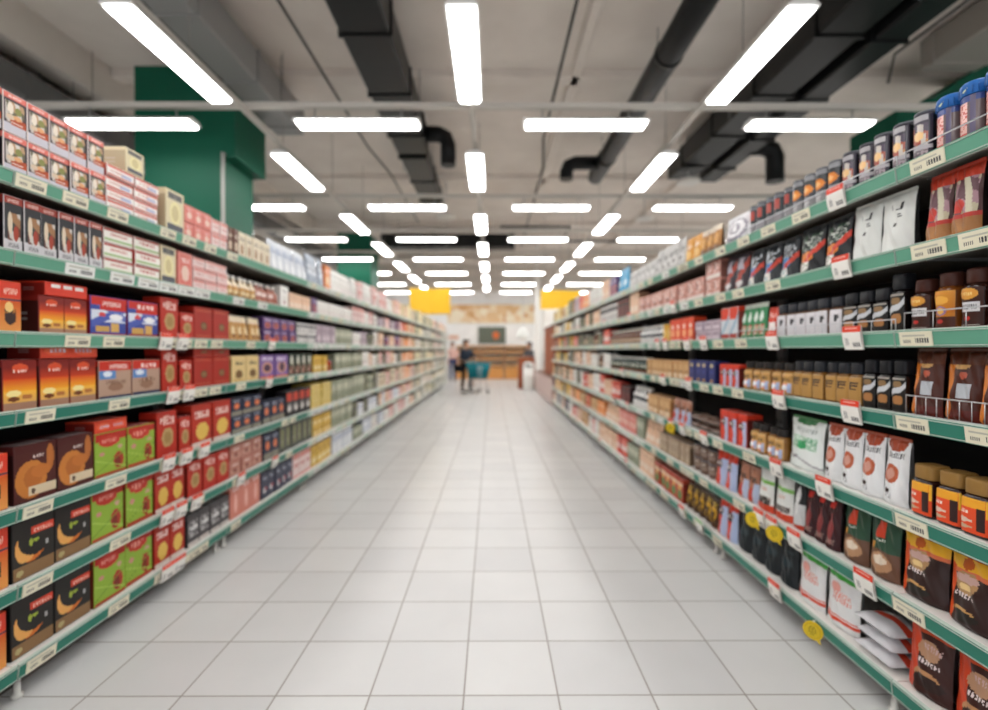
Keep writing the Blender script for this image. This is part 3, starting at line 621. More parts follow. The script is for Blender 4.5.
des('refill', '4a2218', '2a120c', ('r', 0, .8, 1, 1, '4c2416'), ('e', .5, .82, .22, .08, 'c99a5c'), ('r', 0, .0, .3, 1, 'c9701c'), ('g', .82, 1, '5a2c18', '4a2414'), ('r', .45, .34, .8, .54, 'b5bac0'), ('e', .6, .66, .1, .05, 'b5543c'), ('r', .3, 0, 1, .16, '5a1c14'))
des('redblue', 'c8341f', '5a1c18', ('r', .55, 0, 1, .8, 'b0bede'), ('e', .34, .28, .3, .22, 'd84a34'), ('e', .4, .62, .3, .12, '3a3034'), ('t', .15, .58, .65, .68, 'e9dcd8'), ('r', 0, .86, 1, 1, 'd43a22'))
des('navy', '2c3470', '1c224c', ('e', .5, .8, .2, .08, 'd9c48a'), ('r', .3, .4, .7, .6, '3a4488'), ('e', .5, .1, .2, .05, 'c9963c'))
des('tan', 'c49664', '96683c', ('r', .1, .5, .9, .85, 'd0a876'), ('r', .1, .06, .9, .28, 'e2cdb0'), ('t', .2, .34, .8, .44, '6a4a2c'))
des('whitebean', 'e2e3e4', 'a8a9ac', ('e', .5, .95, .4, .12, 'a8482c'), ('t', .18, .72, .84, .82, '4c4c52'), ('e', .45, .48, .3, .15, 'b85c3c'), ('e', .42, .47, .12, .09, 'c99484'), ('e', .3, .2, .1, .04, '2c1c18'), ('t', .24, .08, .6, .16, '9a9a9e'))
des('whitegreenbean', 'dfe4e2', 'a8aaa8', ('e', .5, .97, .3, .07, '2e7a44'), ('k', .12, .42, .88, .66, '9ac4a8', '4aa06c', 'b8d4c0', 'd6e2da'), ('e', .5, .5, .12, .08, '2c9c5c'), ('t', .18, .74, .84, .84, 'a8b2ae'), ('e', .3, .24, .1, .04, '4c3c34'), ('d', .3, -.2, .02, 'a8a8ac'))
des('darkcup', '33201e', '1e1210', ('r', 0, .76, 1, .96, 'eab02c'), ('e', .4, .86, .1, .08, 'c05a1c'), ('r', 0, .7, 1, .77, 'd9704a'), ('r', 0, 0, .2, .8, 'd8501e'), ('e', .42, .6, .24, .16, 'b0885c'), ('e', .42, .66, .24, .06, 'c9a49c'), ('e', .42, .54, .14, .05, 'e6c88c'), ('t', .2, .4, .62, .46, 'ddd0d0'), ('e', .42, .2, .26, .07, 'c2955c'), ('e', .46, .16, .28, .07, '26221e'), ('e', .5, 1, .5, .06, 'd8501e'))
des('greencup', '2c4c3a', '1c3024', ('r', .3, .66, .56, .94, 'd0452a'), ('t', .3, .6, .6, .65, 'dfe3dc'), ('r', 0, .0, 1, .46, '6a4a38'), ('e', .5, .26, .36, .16, 'b58a68'), ('e', .5, .3, .24, .07, 'e0d0bc'), ('r', 0, .46, .25, .56, 'c98a3c'))
des('whitegreentop', 'dcdedb', '8a8c8a', ('r', 0, .62, 1, .7, '8ac46a'), ('r', 0, 0, 1, .16, 'd04a30'), ('k', .1, .18, .9, .32, '5a5450', 'a8a09a', '3a3430'), ('t', .3, .45, .7, .54, 'd9b5a8'))
des('whitetriangle', 'cfd0d0', '202224', ('r', 0, .55, 1, 1, '26282a'), ('e', .5, .6, .16, .3, 'e2e2e0'), ('r', 0, 0, 1, .1, 'c4402c'))
des('redbean', 'b07860', '7a4c38', ('e', .5, .25, .34, .2, 'c4442e'), ('t', .15, .6, .85, .76, '3c302c'), ('r', .7, 0, 1, .6, 'b5c0d9'))
des('browntin', '6a5348', '4a3830', ('r', .1, .3, .9, .6, '8a7468'), ('t', .2, .7, .8, .85, 'b5a498'))
des('tanpanel', 'a89078', '6a5442', ('r', .15, .1, .85, .85, 'b8a48c'), ('t', .3, .3, .7, .7, '7a6450'))
des('redorangedark', '3a1c18', '26100e', ('r', 0, 0, .34, 1, 'c8401e'), ('e', .55, .66, .26, .14, 'b58a6c'), ('t', .4, .66, .85, .74, 'c9a8a4'), ('r', .3, .88, 1, 1, 'd0502c'), ('t', .35, .46, .8, .52, 'e2d4d4'), ('e', .55, .28, .3, .1, 'b5845c'), ('e', .6, .22, .32, .1, '2c1a18'))
des('lying', 'c9c8cc', '9a999e', ('d', .5, .0, .1, 'd6452c'), ('r', .1, .6, .4, .9, 'e9e9ea'))
des('whitegreenred', 'dedede', 'a8a8a6', ('r', 0, .88, 1, 1, '4ab04a'), ('r', 0, .12, 1, .18, 'd6482c'), ('r', 0, .2, 1, .23, 'd6482c'), ('e', .3, .72, .14, .08, 'e6a49a'), ('t', .25, .48, .8, .66, 'e08878'))
des('blackbag', '1e2428', '12161a', ('e', .5, .5, .3, .1, '2c3a40'), ('t', .2, .7, .8, .78, '3c484e'))
des('yellowbrown', '4a3222', '2c1c12', ('e', .5, .5, .36, .3, 'd0a030'), ('e', .5, .4, .22, .2, '3c2414'), ('t', .2, .8, .8, .9, 'c9a84a'))
des('redgreen', 'b84a34', '7a2c20', ('e', .5, .3, .3, .2, '4a8a4c'), ('r', 0, .7, 1, .85, 'e0c8a4'), ('e', .5, .6, .2, .1, 'e6b45c'))

# ---------------------------------------------------------------- product shapes
PM = {}
def res(D):
    return (42, 48) if D < 2.7 else (20, 24) if D < 4.4 else (10, 12) if D < 8 else (6, 8)
def m_carton(dn, w, h, d, q):
    base, sd, lay = D_[dn]; nu, nv = q; f = paint(lay, base, nu, nv); b = MB(); c = min(.003, w * .03)
    sc, bc = col(sd), col(base)
    b.grid(lambda u, v: (-w/2 + c + u * (w - 2*c), -d/2, c + v * (h - 2*c)), nu, nv, f, 'card')
    x0, x1, y0, y1 = -w/2, w/2, -d/2, d/2
    # bevelled edges round the front, then sides with a printed band, back, top with a tuck flap
    b.quad([(x0, y0+c, 0), (x0+c, y0, c), (x0+c, y0, h-c), (x0, y0+c, h)], bc, 'card')
    b.quad([(x1-c, y0, c), (x1, y0+c, 0), (x1, y0+c, h), (x1-c, y0, h-c)], bc, 'card')
    b.quad([(x0+c, y0, h-c), (x1-c, y0, h-c), (x1, y0+c, h), (x0, y0+c, h)], bc, 'card')
    b.quad([(x0, y0+c, 0), (x1, y0+c, 0), (x1-c, y0, c), (x0+c, y0, c)], bc, 'card')
    top = mixc(bc, sc, .5)
    tl = f(.5, .97)
    def sf(u, v):
        if v > .86: return tl
        if .2 < u < .8 and .3 < v < .6 and int(v * 14) % 2: return mixc(sc, (.7, .7, .7), .25)
        return sc
    sv = 14 if nu > 12 else 3
    b.grid(lambda u, v: (x0, y1 - u * (y1 - y0 - c), v * h), 3, sv, sf, 'card')
    b.grid(lambda u, v: (x1, y0 + c + u * (y1 - y0 - c), v * h), 3, sv, sf, 'card')
    b.quad([(x1, y1, 0), (x0, y1, 0), (x0, y1, h), (x1, y1, h)], sc, 'card')
    b.quad([(x0, y0+c, h), (x1, y0+c, h), (x1, y1, h), (x0, y1, h)], tl, 'card')
    b.quad([(x0, y1, 0), (x1, y1, 0), (x1, y0+c, 0), (x0, y0+c, 0)], sc, 'card')
    e = .0012
    b.box(x0 + w*.1, x1 - w*.1, y0 + c + d*.04, y0 + d*.55, h, h + e, mixc(tl, (1, 1, 1), .15), 'card')
    return [('carton_body', b.mesh('carton'))]
def wrapcol(f, u0, back, sq=1):
    def g(an, t):   # an measured from +x; the front is -y (an = 3pi/2)
        a = (an - 1.5 * PI + PI) % (2 * PI) - PI
        u = .5 + a / (2 * u0)
        return f(u, t) if 0 <= u <= 1 else back
    return g
def m_can(dn, w, h, d, q):
    base, sd, lay = D_[dn]; nu, nv = q; f = paint(lay, base, nu, nv); r = w / 2; b = MB(); seg = 36 if nu > 12 else 16; nz = nv
    g = wrapcol(f, 1.15, col(sd)); hb = h * .95
    prof = [(r*.94, 0), (r, .006)] + [(r, .006 + (hb - .012) * i / nz) for i in range(1, nz + 1)] + [(r*.96, hb)]
    b.lathe(prof, None, 'gloss', seg, colf=lambda a, z: g(a, z / hb))
    body = b.mesh('can_body'); b = MB()
    b.lathe([(r*.99, 0), (r*.99, .006), (r*.97, .008), (r*.97, h*.05-.004), (r*.95, h*.05), (r*.9, h*.05), (r*.88, h*.05-.003), (.002, h*.05-.003)], col('5c5e64') if dn != 'bluejar' else col('2460a8'), 'plastic', seg)
    return [('can_body', body), ('lid', b.mesh('can_lid'), hb)]
def m_bluejar(dn, w, h, d, q):
    base, sd, lay = D_[dn]; nu, nv = q; f = paint(lay, base, nu, nv); r = w / 2; b = MB(); seg = 36
    g = wrapcol(f, 1.3, col(sd)); hb = h * .77; nz = nv
    b.lathe([(r*.9, 0), (r*.96, .006)] + [(r*.96, .006 + (hb - .006) * i / nz) for i in range(1, nz + 1)], None, 'gloss', seg, colf=lambda a, z: g(a, z / hb))
    body = b.mesh('jar_body'); b = MB(); hc = h - hb
    b.lathe([(r*1.0, 0), (r*1.03, .004), (r*1.03, hc*.62), (r*1.0, hc*.85), (r*.86, hc), (.002, hc)], col('1f5fa6'), 'plastic', seg)
    for i in range(18):
        a = 2*PI*i/18; b.box(r*1.03*math.cos(a)-.0015, r*1.03*math.cos(a)+.0015, r*1.03*math.sin(a)-.0015, r*1.03*math.sin(a)+.0015, .004, hc*.6, col('1b5494'), 'plastic')
    b.quad([(-.01, -r*1.045, hc*.3), (.0, -r*1.045, hc*.26), (.012, -r*1.04, hc*.52), (.008, -r*1.04, hc*.54)], col('c9d6a8'), 'card')
    return [('jar_body', body), ('cap', b.mesh('jar_cap'), hb)]
LIDC = {'jar_redgold': '45241c', 'jar_amber': '45241c', 'jar_black': '1b1c20', 'jar_panel': '2b2d33', 'jar_goldpanel': '24262b', 'jar_curve': '2c2826', 'jar_orange': '94703c'}
def m_jar(dn, w, h, d, q):
    base, sd, lay = D_[dn]; nu, nv = q; f = paint(lay, base, nu, nv); r = w / 2; seg = 36 if nu > 12 else 16
    square = dn in ('jar_black', 'jar_panel', 'jar_goldpanel', 'jar_orange'); sq = .42 if square else 1.0
    lid = h * (.27 if square else .24); hb = h - lid
    glass = col(sd)
    if dn == 'jar_curve': shp = [(0, .86), (.04, .95), (.3, 1), (.55, .84), (.8, .94), (.93, .8), (1, .66)]
    elif square: shp = [(0, .9), (.03, .97), (.5, 1), (.86, .98), (.95, .88), (1, .74)]
    else: shp = [(0, .84), (.05, .94), (.25, .9), (.5, .9), (.8, .98), (.9, .95), (.97, .8), (1, .74)]
    def R(t):
        for (a, ra), (c, rc) in zip(shp, shp[1:]):
            if a <= t <= c: return r * (ra + (rc - ra) * (t - a) / (c - a))
        return r * .74
    b = MB(); ts = [i / 14 for i in range(15)]
    b.lathe([(R(t), t * hb) for t in ts], glass, 'gloss', seg, sq=sq)
    body = b.mesh('jar_glass')
    b = MB(); a0 = 1.0; v0, v1 = .07, .9
    def pt(u, v):
        an = 1.5 * PI + (u - .5) * 2 * a0; t = v0 + (v1 - v0) * v; rr = R(t) + .0012
        c, s_ = math.cos(an), math.sin(an)
        return (math.copysign(abs(c) ** sq, c) * rr, math.copysign(abs(s_) ** sq, s_) * rr, t * hb)
    b.grid(pt, nu, nv, f, 'card', True)
    lab = b.mesh('jar_label')
    b = MB(); lr = r * (.86 if square else .72)
    b.lathe([(lr, 0), (lr*1.02, .003), (lr*1.02, lid*.86), (lr*.96, lid*.97), (lr*.8, lid), (.002, lid)], col(LIDC[dn]), 'plastic', seg, sq=.5 if square else 1)
    return [('jar_glass', body), ('label', lab, 0), ('lid', b.mesh('jar_lid'), hb)]
def m_pouch(dn, w, h, d, q, lean=0.0):
    base, sd, lay = D_[dn]; nu, nv = q; f = paint(lay, base, nu, nv); bc = col(sd); b = MB()
    r_ = random.Random(hash((dn, round(w, 3))) & 0xffff if False else len(dn) * 31 + int(w * 1000))
    ph = [r_.uniform(0, 6) for _ in range(6)]; hh = h * .95
    def T(u, v):
        x = 2 * u - 1
        t = d / 2 * (1 - v) ** .55 * (.25 + .75 * (1 - abs(x) ** 3)) + .0015
        if v < .06: t *= .75 + v * 4
        return t
    def WX(u, v): return (2 * u - 1) * w / 2 * (1 - .05 * math.sin(PI * v) + .03 * (v > .9))
    def fr(u, v):
        k = math.sin(u * 9 + ph[0] + v * 4) * math.sin(v * 11 + ph[1]) * .006 * math.sin(PI * u) + math.sin(u * 23 + v * 17 + ph[2]) * .002
        return (WX(u, v), -T(u, v) - k * (1 if 0 < v < 1 and 0 < u < 1 else 0), v * hh)
    def bk(u, v): return (WX(1 - u, v), T(1 - u, v), v * hh)
    b.grid(fr, nu, nv, f, 'film', True)
    b.grid(bk, max(4, nu // 3), max(4, nv // 2), lambda u, v: bc, 'film', True)
    b.quad([fr(i / 6, 0) for i in range(7)][::-1] + [bk(i / 6, 0) for i in range(7)][::-1], bc, 'film')
    body = b.mesh('pouch'); b = MB()
    tc = f(.5, .985)
    b.grid(lambda u, v: ((2*u-1) * w / 2 * .985, -.0025 + .001 * math.sin(u * 12), v * h * .05), 8, 3, lambda u, v: mixc(tc, (.5, .5, .5), .15) if .3 < v < .7 else tc, 'film')
    b.grid(lambda u, v: ((1-2*u) * w / 2 * .985, .002, v * h * .05), 2, 1, lambda u, v: tc, 'film')
    return [('pouch_body', body), ('top_seal', b.mesh('pouch_seal'), hh)]
def m_lying(dn, w, h, d, q):
    base, sd, lay = D_[dn]; nu, nv = q; f = paint(lay, base, nu, nv); b = MB()
    def top(u, v):
        x, y = 2*u-1, 2*v-1; t = h * .5 * (1 - abs(x)**4) * (1 - abs(y)**4)
        return (x * w/2, y * d/2, h * .5 + t * (.9 + .15 * math.sin(9*u+5*v)))
    def bot(u, v):
        x, y = 1-2*u, 2*v-1; t = h * .5 * (1 - abs(x)**4) * (1 - abs(y)**4)
        return (x * w/2, y * d/2, h * .5 - t)
    b.grid(top, nu, nv, f, 'film', True); b.grid(bot, 8, 8, lambda u, v: col(base), 'film', True)
    return [('pack_body', b.mesh('lying_pack'))]
def m_bottle(dn, w, h, d, q):
    base, sd, lay = D_[dn]; nu, nv = q; f = paint(lay, base, nu, nv); r = w / 2; b = MB(); seg = 18 if nu > 12 else 12
    g = wrapcol(f, 1.3, col(sd)); hb = h * .86
    prof = [(r*.9, 0), (r*.98, .006), (r, hb*.2), (r, hb*.4), (r, hb*.6), (r*.9, hb*.72), (r*.5, hb*.88), (r*.42, hb)]
    b.lathe(prof, None, 'gloss', seg, colf=lambda a, z: g(a, min(1, z / hb / .75)))
    body = b.mesh('bottle_body'); b = MB()
    b.lathe([(r*.46, 0), (r*.48, .003), (r*.46, h*.14), (.001, h*.14)], col('e9e6e0') if dn not in ('brown',) else col('efe9dc'), 'plastic', seg)
    return [('bottle_body', body), ('cap', b.mesh('bottle_cap'), hb)]
SHAPES = {'carton': m_carton, 'can': m_can, 'bluejar': m_bluejar, 'jar': m_jar, 'pouch': m_pouch, 'lying': m_lying, 'bottle': m_bottle}
PROTO = {}
def make_product(shape, dn, name, w, h, d, D):
    q = res(D); key = (shape, dn, round(w, 3), round(h, 3), round(d, 3), q)
    if key not in PM: PM[key] = SHAPES[shape](dn, w, h, d, q)
    parts = PM[key]
    if len(parts) == 1 or D > 9.5:
        if len(parts) == 1:
            o = bpy.data.objects.new(name, parts[0][1]); C.objects.link(o); return o
    root = bpy.data.objects.new(name, None); C.objects.link(root); root.empty_display_size = .03
    for p in parts:
        o = bpy.data.objects.new(p[0], p[1]); C.objects.link(o); o.parent = root
        if len(p) > 2: o.location = (0, 0, p[2])
    return root
ITEMS = []      # dicts, labelled after everything is placed
def put(side, si, D, w, h, d, shape, dn, name, desc, cat, z=0.0, lvl=0, nlv=1, back=.03, yaw=0.0, run=None):
    if shape in ('can', 'jar', 'bluejar', 'bottle'): d = w
    o = make_product(shape, dn, name, w, h, d, D)
    X = XF[side] + SGN[side] * (back + d / 2)
    o.location = (X, D, surf(side)[si] + .0015 + z)
    o.rotation_euler = (0, 0, RZ[side] + yaw)
    ITEMS.append(dict(o=o, side=side, si=si, D=D, desc=desc, cat=cat, lvl=lvl, nlv=nlv, z=z))
    return o
def run_D(side, si, D0, D1, n, h, shape, dn, name, desc, cat, stack=1, d=.12, gap=.96, back=.03, z=0.0, lvl0=0, jitter=True):
    pitch = (D1 - D0) / n; w = pitch * gap
    if shape in ('can', 'jar', 'bluejar', 'bottle'): w = min(w, pitch * .97)
    rr = random.Random(int(D0 * 1000) + si * 7)
    for i in range(n):
        for k in range(stack):
            jb = rr.uniform(0, .012) if jitter else 0
            put(side, si, D0 + pitch * (i + .5), w * (.995), h, d, shape, dn, name, desc, cat, z + k * (h + .002), lvl0 + k, stack + lvl0, back + jb, rr.uniform(-.007, .007) if shape == 'carton' else rr.uniform(-.06, .06), None)
def run(side, si, x0, x1, n, h, shape, dn, name, desc, cat, **kw):
    a, c = sorted((depth_at(side, x0), depth_at(side, x1)))
    run_D(side, si, a, c, n, h, shape, dn, name, desc, cat, **kw)

Lf, Rt = 'left', 'right'
B = 'box'
# ---- left rack, top shelf
run(Lf, 0, -160, 4, 5, .16, 'carton', 'assam', 'tea_box', 'black and red picture tea box', B, stack=2, d=.12)
run(Lf, 0, 5, 107, 5, .16, 'carton', 'assam', 'tea_box', 'black and red picture tea box', B, stack=2, d=.12)
run(Lf, 0, 107.5, 160, 2, .056, 'carton', 'stripe', 'biscuit_carton', 'flat red and white carton', B, stack=4, d=.2)
run(Lf, 0, 127, 146, 1, .13, 'carton', 'cream_tin', 'tea_tin', 'small cream and grey tin', B, d=.16, z=.234, lvl0=4)
run(Lf, 0, 166, 185, 1, .255, 'carton', 'cream_tin', 'tea_tin', 'tall cream and grey tin', B, d=.2)
run(Lf, 0, 185.5, 212, 3, .105, 'carton', 'pinkred', 'snack_box', 'pinkish red box', B, stack=2, d=.14)
run(Lf, 0, 212.5, 228, 2, .1, 'carton', 'pinkwhite', 'snack_box', 'pale pink box', B, stack=2, d=.14)
run(Lf, 0, 229, 239, 2, .2, 'carton', 'brown', 'cocoa_box', 'dark brown box', B, d=.1)
run(Lf, 0, 239.5, 270, 5, .2, 'carton', 'beige', 'biscuit_box', 'beige box with brown picture', B, d=.12)
run(Lf, 0, 272, 308, 6, .28, 'pouch', 'bluewhite', 'sugar_bag', 'bluish white bag', 'bag', d=.1)
run(Lf, 0, 308.5, 325, 3, .32, 'pouch', 'greybag', 'flour_bag', 'blue-grey bag', 'bag', d=.1)
run(Lf, 0, 325.5, 331, 1, .28, 'carton', 'orange', 'cereal_box', 'orange box', B, d=.1)
run(Lf, 0, 331.5, 352, 6, .28, 'pouch', 'whitebag', 'flour_bag', 'white bag', 'bag', d=.1)
# second
run(Lf, 1, -160, 3, 4, .24, 'carton', 'redyellow', 'tea_carton', 'red tall carton', B, d=.1)
run(Lf, 1, 6, 103, 6, .225, 'carton', 'assam_slim', 'slim_tea_box', 'slim dark picture tea box', B, d=.1)
run(Lf, 1, 105, 161, 2, .073, 'carton', 'whitegreen', 'biscuit_carton', 'flat white and red carton', B, stack=3, d=.2)
run(Lf, 1, 162, 178, 1, .225, 'carton', 'cream_tin', 'tea_tin', 'cream and grey tin', B, d=.14)
run(Lf, 1, 178.5, 193, 1, .22, 'carton', 'pinkred', 'snack_box', 'tall pinkish red box', B, d=.12)
run(Lf, 1, 193.5, 228, 3, .07, 'carton', 'pinkwhite', 'snack_box', 'flat pale pink box', B, stack=3, d=.14)
run(Lf, 1, 229, 257, 5, .17, 'bottle', 'goldpouch', 'syrup_bottle', 'beige bottle with white cap', 'bottle')
run(Lf, 1, 257.5, 280, 4, .17, 'bottle', 'pinkbrown', 'syrup_bottle', 'pinkish bottle with white cap', 'bottle')
run(Lf, 1, 280.5, 289, 1, .2, 'carton', 'whitebag', 'salt_box', 'white tall box', B, d=.08)
run(Lf, 1, 289.5, 311, 5, .16, 'carton', 'peach', 'snack_box', 'pale peach box', B, d=.1)
run(Lf, 1, 311.5, 317, 2, .17, 'carton', 'purple', 'chocolate_box', 'purple box', B, d=.1)
run(Lf, 1, 317.5, 352, 10, .16, 'carton', 'whitebag', 'salt_box', 'white box', B, d=.1)
# third
run(Lf, 2, -160, -5, 3, .2, 'carton', 'sunset', 'coffee_box', 'orange sunset picture box', B, d=.12)
run(Lf, 2, 0, 24, 1, .205, 'carton', 'orangebox', 'coffee_box', 'orange-red box with cup picture', B, d=.12)
run(Lf, 2, 26, 38, 1, .22, 'carton', 'brownswirl', 'coffee_box', 'dark brown box set back', B, d=.12, back=.12)
run(Lf, 2, 39, 89, 2, .165, 'carton', 'sunset', 'coffee_box', 'orange sunset picture box', B, d=.14)
run(Lf, 2, 45, 89, 1, .06, 'carton', 'redflat', 'filter_box', 'flat red box with white squares', B, d=.14, z=.168, lvl0=1)
run(Lf, 2, 91, 159, 2, .195, 'carton', 'bluered', 'tea_bag_box', 'red and blue landscape box', B, d=.12)
run(Lf, 2, 160, 178.5, 1, .24, 'carton', 'redoat', 'oat_box', 'tall red box with gold oval', B, d=.1)
run(Lf, 2, 180, 194, 1, .165, 'carton', 'redoat', 'oat_box', 'short red box with gold oval', B, d=.1)
run(Lf, 2, 195, 230, 2, .215, 'carton', 'crimson', 'chocolate_box', 'plain crimson box with small emblem', B, d=.14)
run(Lf, 2, 231, 262, 5, .19, 'pouch', 'goldpouch', 'cocoa_pouch', 'small gold pouch', 'pouch', d=.07)
run(Lf, 2, 263, 296, 4, .105, 'carton', 'purple', 'chocolate_box', 'purple box with orange spot', B, stack=2, d=.1)
run(Lf, 2, 297, 316, 4, .1, 'carton', 'whiteblack', 'cocoa_box', 'white and black box', B, stack=2, d=.1)
run(Lf, 2, 316.5, 335, 4, .21, 'carton', 'lilac', 'cereal_box', 'lilac box', B, d=.1)
run(Lf, 2, 335.5, 352, 5, .2, 'carton', 'greygreen', 'cereal_box', 'grey-green box', B, d=.1)
# fourth
run(Lf, 3, -160, 1, 4, .2, 'carton', 'sunset', 'coffee_box', 'orange sunset picture box', B, d=.14)
run(Lf, 3, 2, 96.5, 3, .205, 'carton', 'sunset', 'coffee_box', 'orange sunset picture box', B, d=.14)
run(Lf, 3, 38, 98, 1, .068, 'carton', 'redflat_name', 'filter_box', 'long flat orange-red box', B, d=.14, z=.208, lvl0=1)
run(Lf, 3, 98, 161, 2, .19, 'carton', 'bluebeige', 'tea_bag_box', 'red and beige box with blue sky', B, d=.12)
run(Lf, 3, 162, 178, 1, .25, 'carton', 'redoat', 'oat_box', 'tall red box with gold oval', B, d=.1)
run(Lf, 3, 179, 192, 1, .18, 'carton', 'redoat', 'oat_box', 'short red box with gold oval', B, d=.1)
run(Lf, 3, 193, 230, 2, .2, 'carton', 'crimson', 'chocolate_box', 'plain crimson box with small emblem', B, d=.14)
run(Lf, 3, 193, 230, 2, .065, 'carton', 'crimson', 'chocolate_box', 'flat crimson box on top', B, d=.14, z=.202, lvl0=1)
run(Lf, 3, 231, 259, 2, .2, 'carton', 'beigebox', 'tea_box', 'beige box with brown print', B, d=.12)
run(Lf, 3, 260, 288, 2, .2, 'carton', 'purple_big', 'tea_box', 'light purple box with dark round picture', B, d=.12)
run(Lf, 3, 289, 312, 4, .21, 'carton', 'darkgreen', 'tea_box', 'dark green box with white spot', B, d=.1)
run(Lf, 3, 312.5, 327, 3, .18, 'carton', 'yellow', 'tea_box', 'yellow box', B, d=.1)
run(Lf, 3, 327.5, 334, 1, .18, 'bottle', 'redoat', 'sauce_bottle', 'red bottle with white cap', 'bottle')
run(Lf, 3, 334.5, 352, 6, .2, 'carton', 'greygreen', 'cereal_box', 'grey-green box', B, d=.1)
# fifth
run(Lf, 4, -160, 8, 4, .22, 'carton', 'orangebox', 'coffee_box', 'orange-red box with cup picture', B, d=.12)
run(Lf, 4, 12, 93, 2, .235, 'carton', 'brownswirl', 'coffee_box', 'brown box with golden swirl', B, d=.14)
run(Lf, 4, 94, 155, 2, .215, 'carton', 'greenflower', 'tea_bag_box', 'lime green box with red flowers', B, d=.14)
run(Lf, 4, 94, 128, 1, .06, 'carton', 'redflat_name', 'filter_box', 'flat red box on green one', B, d=.14, z=.217, lvl0=1)
run(Lf, 4, 156, 177, 1, .265, 'carton', 'redoat', 'oat_box', 'tall red box with gold oval', B, d=.1)
run(Lf, 4, 178, 190, 1, .21, 'carton', 'redoat', 'oat_box', 'short red box with gold oval', B, d=.1)
run(Lf, 4, 191, 230, 2, .27, 'carton', 'redyellow', 'muesli_box', 'red box with yellow oval', B, d=.12)
run(Lf, 4, 231, 262, 3, .13, 'carton', 'navyorange', 'chocolate_box', 'navy box with orange spot', B, stack=2, d=.12)
run(Lf, 4, 262.5, 285, 3, .19, 'carton', 'navyorange', 'chocolate_box', 'taller navy box with orange spot', B, d=.12)
run(Lf, 4, 285.5, 310, 4, .24, 'carton', 'darkredwhite', 'chocolate_box', 'black box with red top', B, d=.1)
run(Lf, 4, 310.5, 331, 2, .05, 'carton', 'yellowflat', 'biscuit_carton', 'flat yellow carton', B, stack=5, d=.2)
run(Lf, 4, 332, 352, 6, .25, 'carton', 'greygreen', 'cereal_box', 'grey-green box', B, d=.1)
# sixth
run(Lf, 5, -160, 7, 4, .24, 'carton', 'orangebox', 'coffee_box', 'orange-red box with cup picture', B, d=.12)
run(Lf, 5, 9, 90, 2, .255, 'carton', 'blackorange', 'coffee_box', 'black box with orange crescent', B, d=.14)
run(Lf, 5, 91, 152, 2, .25, 'carton', 'greenflower', 'tea_bag_box', 'lime green box with red flowers', B, d=.14)
run(Lf, 5, 153, 184, 2, .25, 'carton', 'redyellow', 'muesli_box', 'red box with yellow oval', B, d=.12)
run(Lf, 5, 187, 228, 3, .225, 'carton', 'redoat', 'oat_box', 'red box with gold oval', B, d=.12)
run(Lf, 5, 229, 262, 3, .115, 'carton', 'pinkbrown', 'snack_box', 'pinkish brown box', B, stack=2, d=.12)
run(Lf, 5, 262.5, 278, 2, .22, 'carton', 'navyorange', 'chocolate_box', 'navy box with orange spot', B, d=.12)
run(Lf, 5, 278.5, 312, 6, .25, 'carton', 'greydark', 'tea_box', 'dark grey box with olive stripe', B, d=.1)
run(Lf, 5, 312.5, 331, 4, .11, 'carton', 'yellow', 'tea_box', 'yellow box', B, stack=2, d=.1)
run(Lf, 5, 332, 352, 6, .24, 'carton', 'greygreen', 'cereal_box', 'grey-green box', B, d=.1)
# bottom
run(Lf, 6, -160, 6, 4, .22, 'carton', 'orangebox', 'coffee_box', 'orange-red box with cup picture', B, d=.12)
run(Lf, 6, 9, 91, 2, .25, 'carton', 'blackorange', 'coffee_box', 'black box with orange crescent', B, d=.14)
run(Lf, 6, 92, 152, 2, .25, 'carton', 'greenflower', 'tea_bag_box', 'lime green box with red flowers', B, d=.14)
run(Lf, 6, 153, 184, 2, .24, 'carton', 'redyellow', 'muesli_box', 'red box with yellow oval', B, d=.12)
run(Lf, 6, 186, 228, 4, .2, 'carton', 'greyblack', 'muesli_box', 'grey and white picture box', B, d=.12)
run(Lf, 6, 229, 260, 3, .25, 'carton', 'salmon', 'cereal_box', 'salmon pink box', B, d=.12)
run(Lf, 6, 260.5, 292, 5, .22, 'carton', 'darkblue', 'cereal_box', 'dark blue box with white and red', B, d=.12)
run(Lf, 6, 292.5, 310, 3, .24, 'carton', 'pinkwhite', 'snack_box', 'pale pink box', B, d=.1)
run(Lf, 6, 310.5, 331, 4, .22, 'carton', 'yellow', 'tea_box', 'yellow box', B, d=.1)
run(Lf, 6, 332, 352, 6, .24, 'carton', 'bluewhite', 'cereal_box', 'bluish white box', B, d=.1)

# ---- right rack
P = 'pouch'; J = 'jar'
run(Rt, 0, 1300, 930, 9, .195, 'bluejar', 'bluejar', 'coffee_jar', 'blue-capped jar with pink stripe', J)
run(Rt, 0, 929, 838, 5, .185, 'can', 'can_photo', 'coffee_can', 'tall dark can with picture', 'can', gap=.84)
run(Rt, 0, 837.5, 790, 4, .185, 'can', 'can_orange', 'coffee_can', 'black can with orange oval', 'can', gap=.86)
run(Rt, 0, 789.5, 748, 5, .18, 'can', 'can_red', 'coffee_can', 'black can with red patch', 'can', gap=.88)
run(Rt, 0, 745, 720, 1, .2, 'pouch', 'whiteround', 'sugar_bag', 'white bag with round letter', 'bag', d=.14)
run(Rt, 0, 718, 699, 3, .2, 'pouch', 'goldorange', 'coffee_pouch', 'golden brown pouch', P, d=.07)
run(Rt, 0, 698.5, 684, 2, .21, 'pouch', 'yelloworange', 'coffee_pouch', 'yellow-orange pouch', P, d=.07)
run(Rt, 0, 683.5, 655, 5, .25, 'pouch', 'silverpouch', 'coffee_pouch', 'tall silver pouch', P, d=.08)
run(Rt, 0, 654.5, 628, 6, .2, 'pouch', 'silverpouch', 'coffee_pouch', 'short silver pouch', P, d=.08)
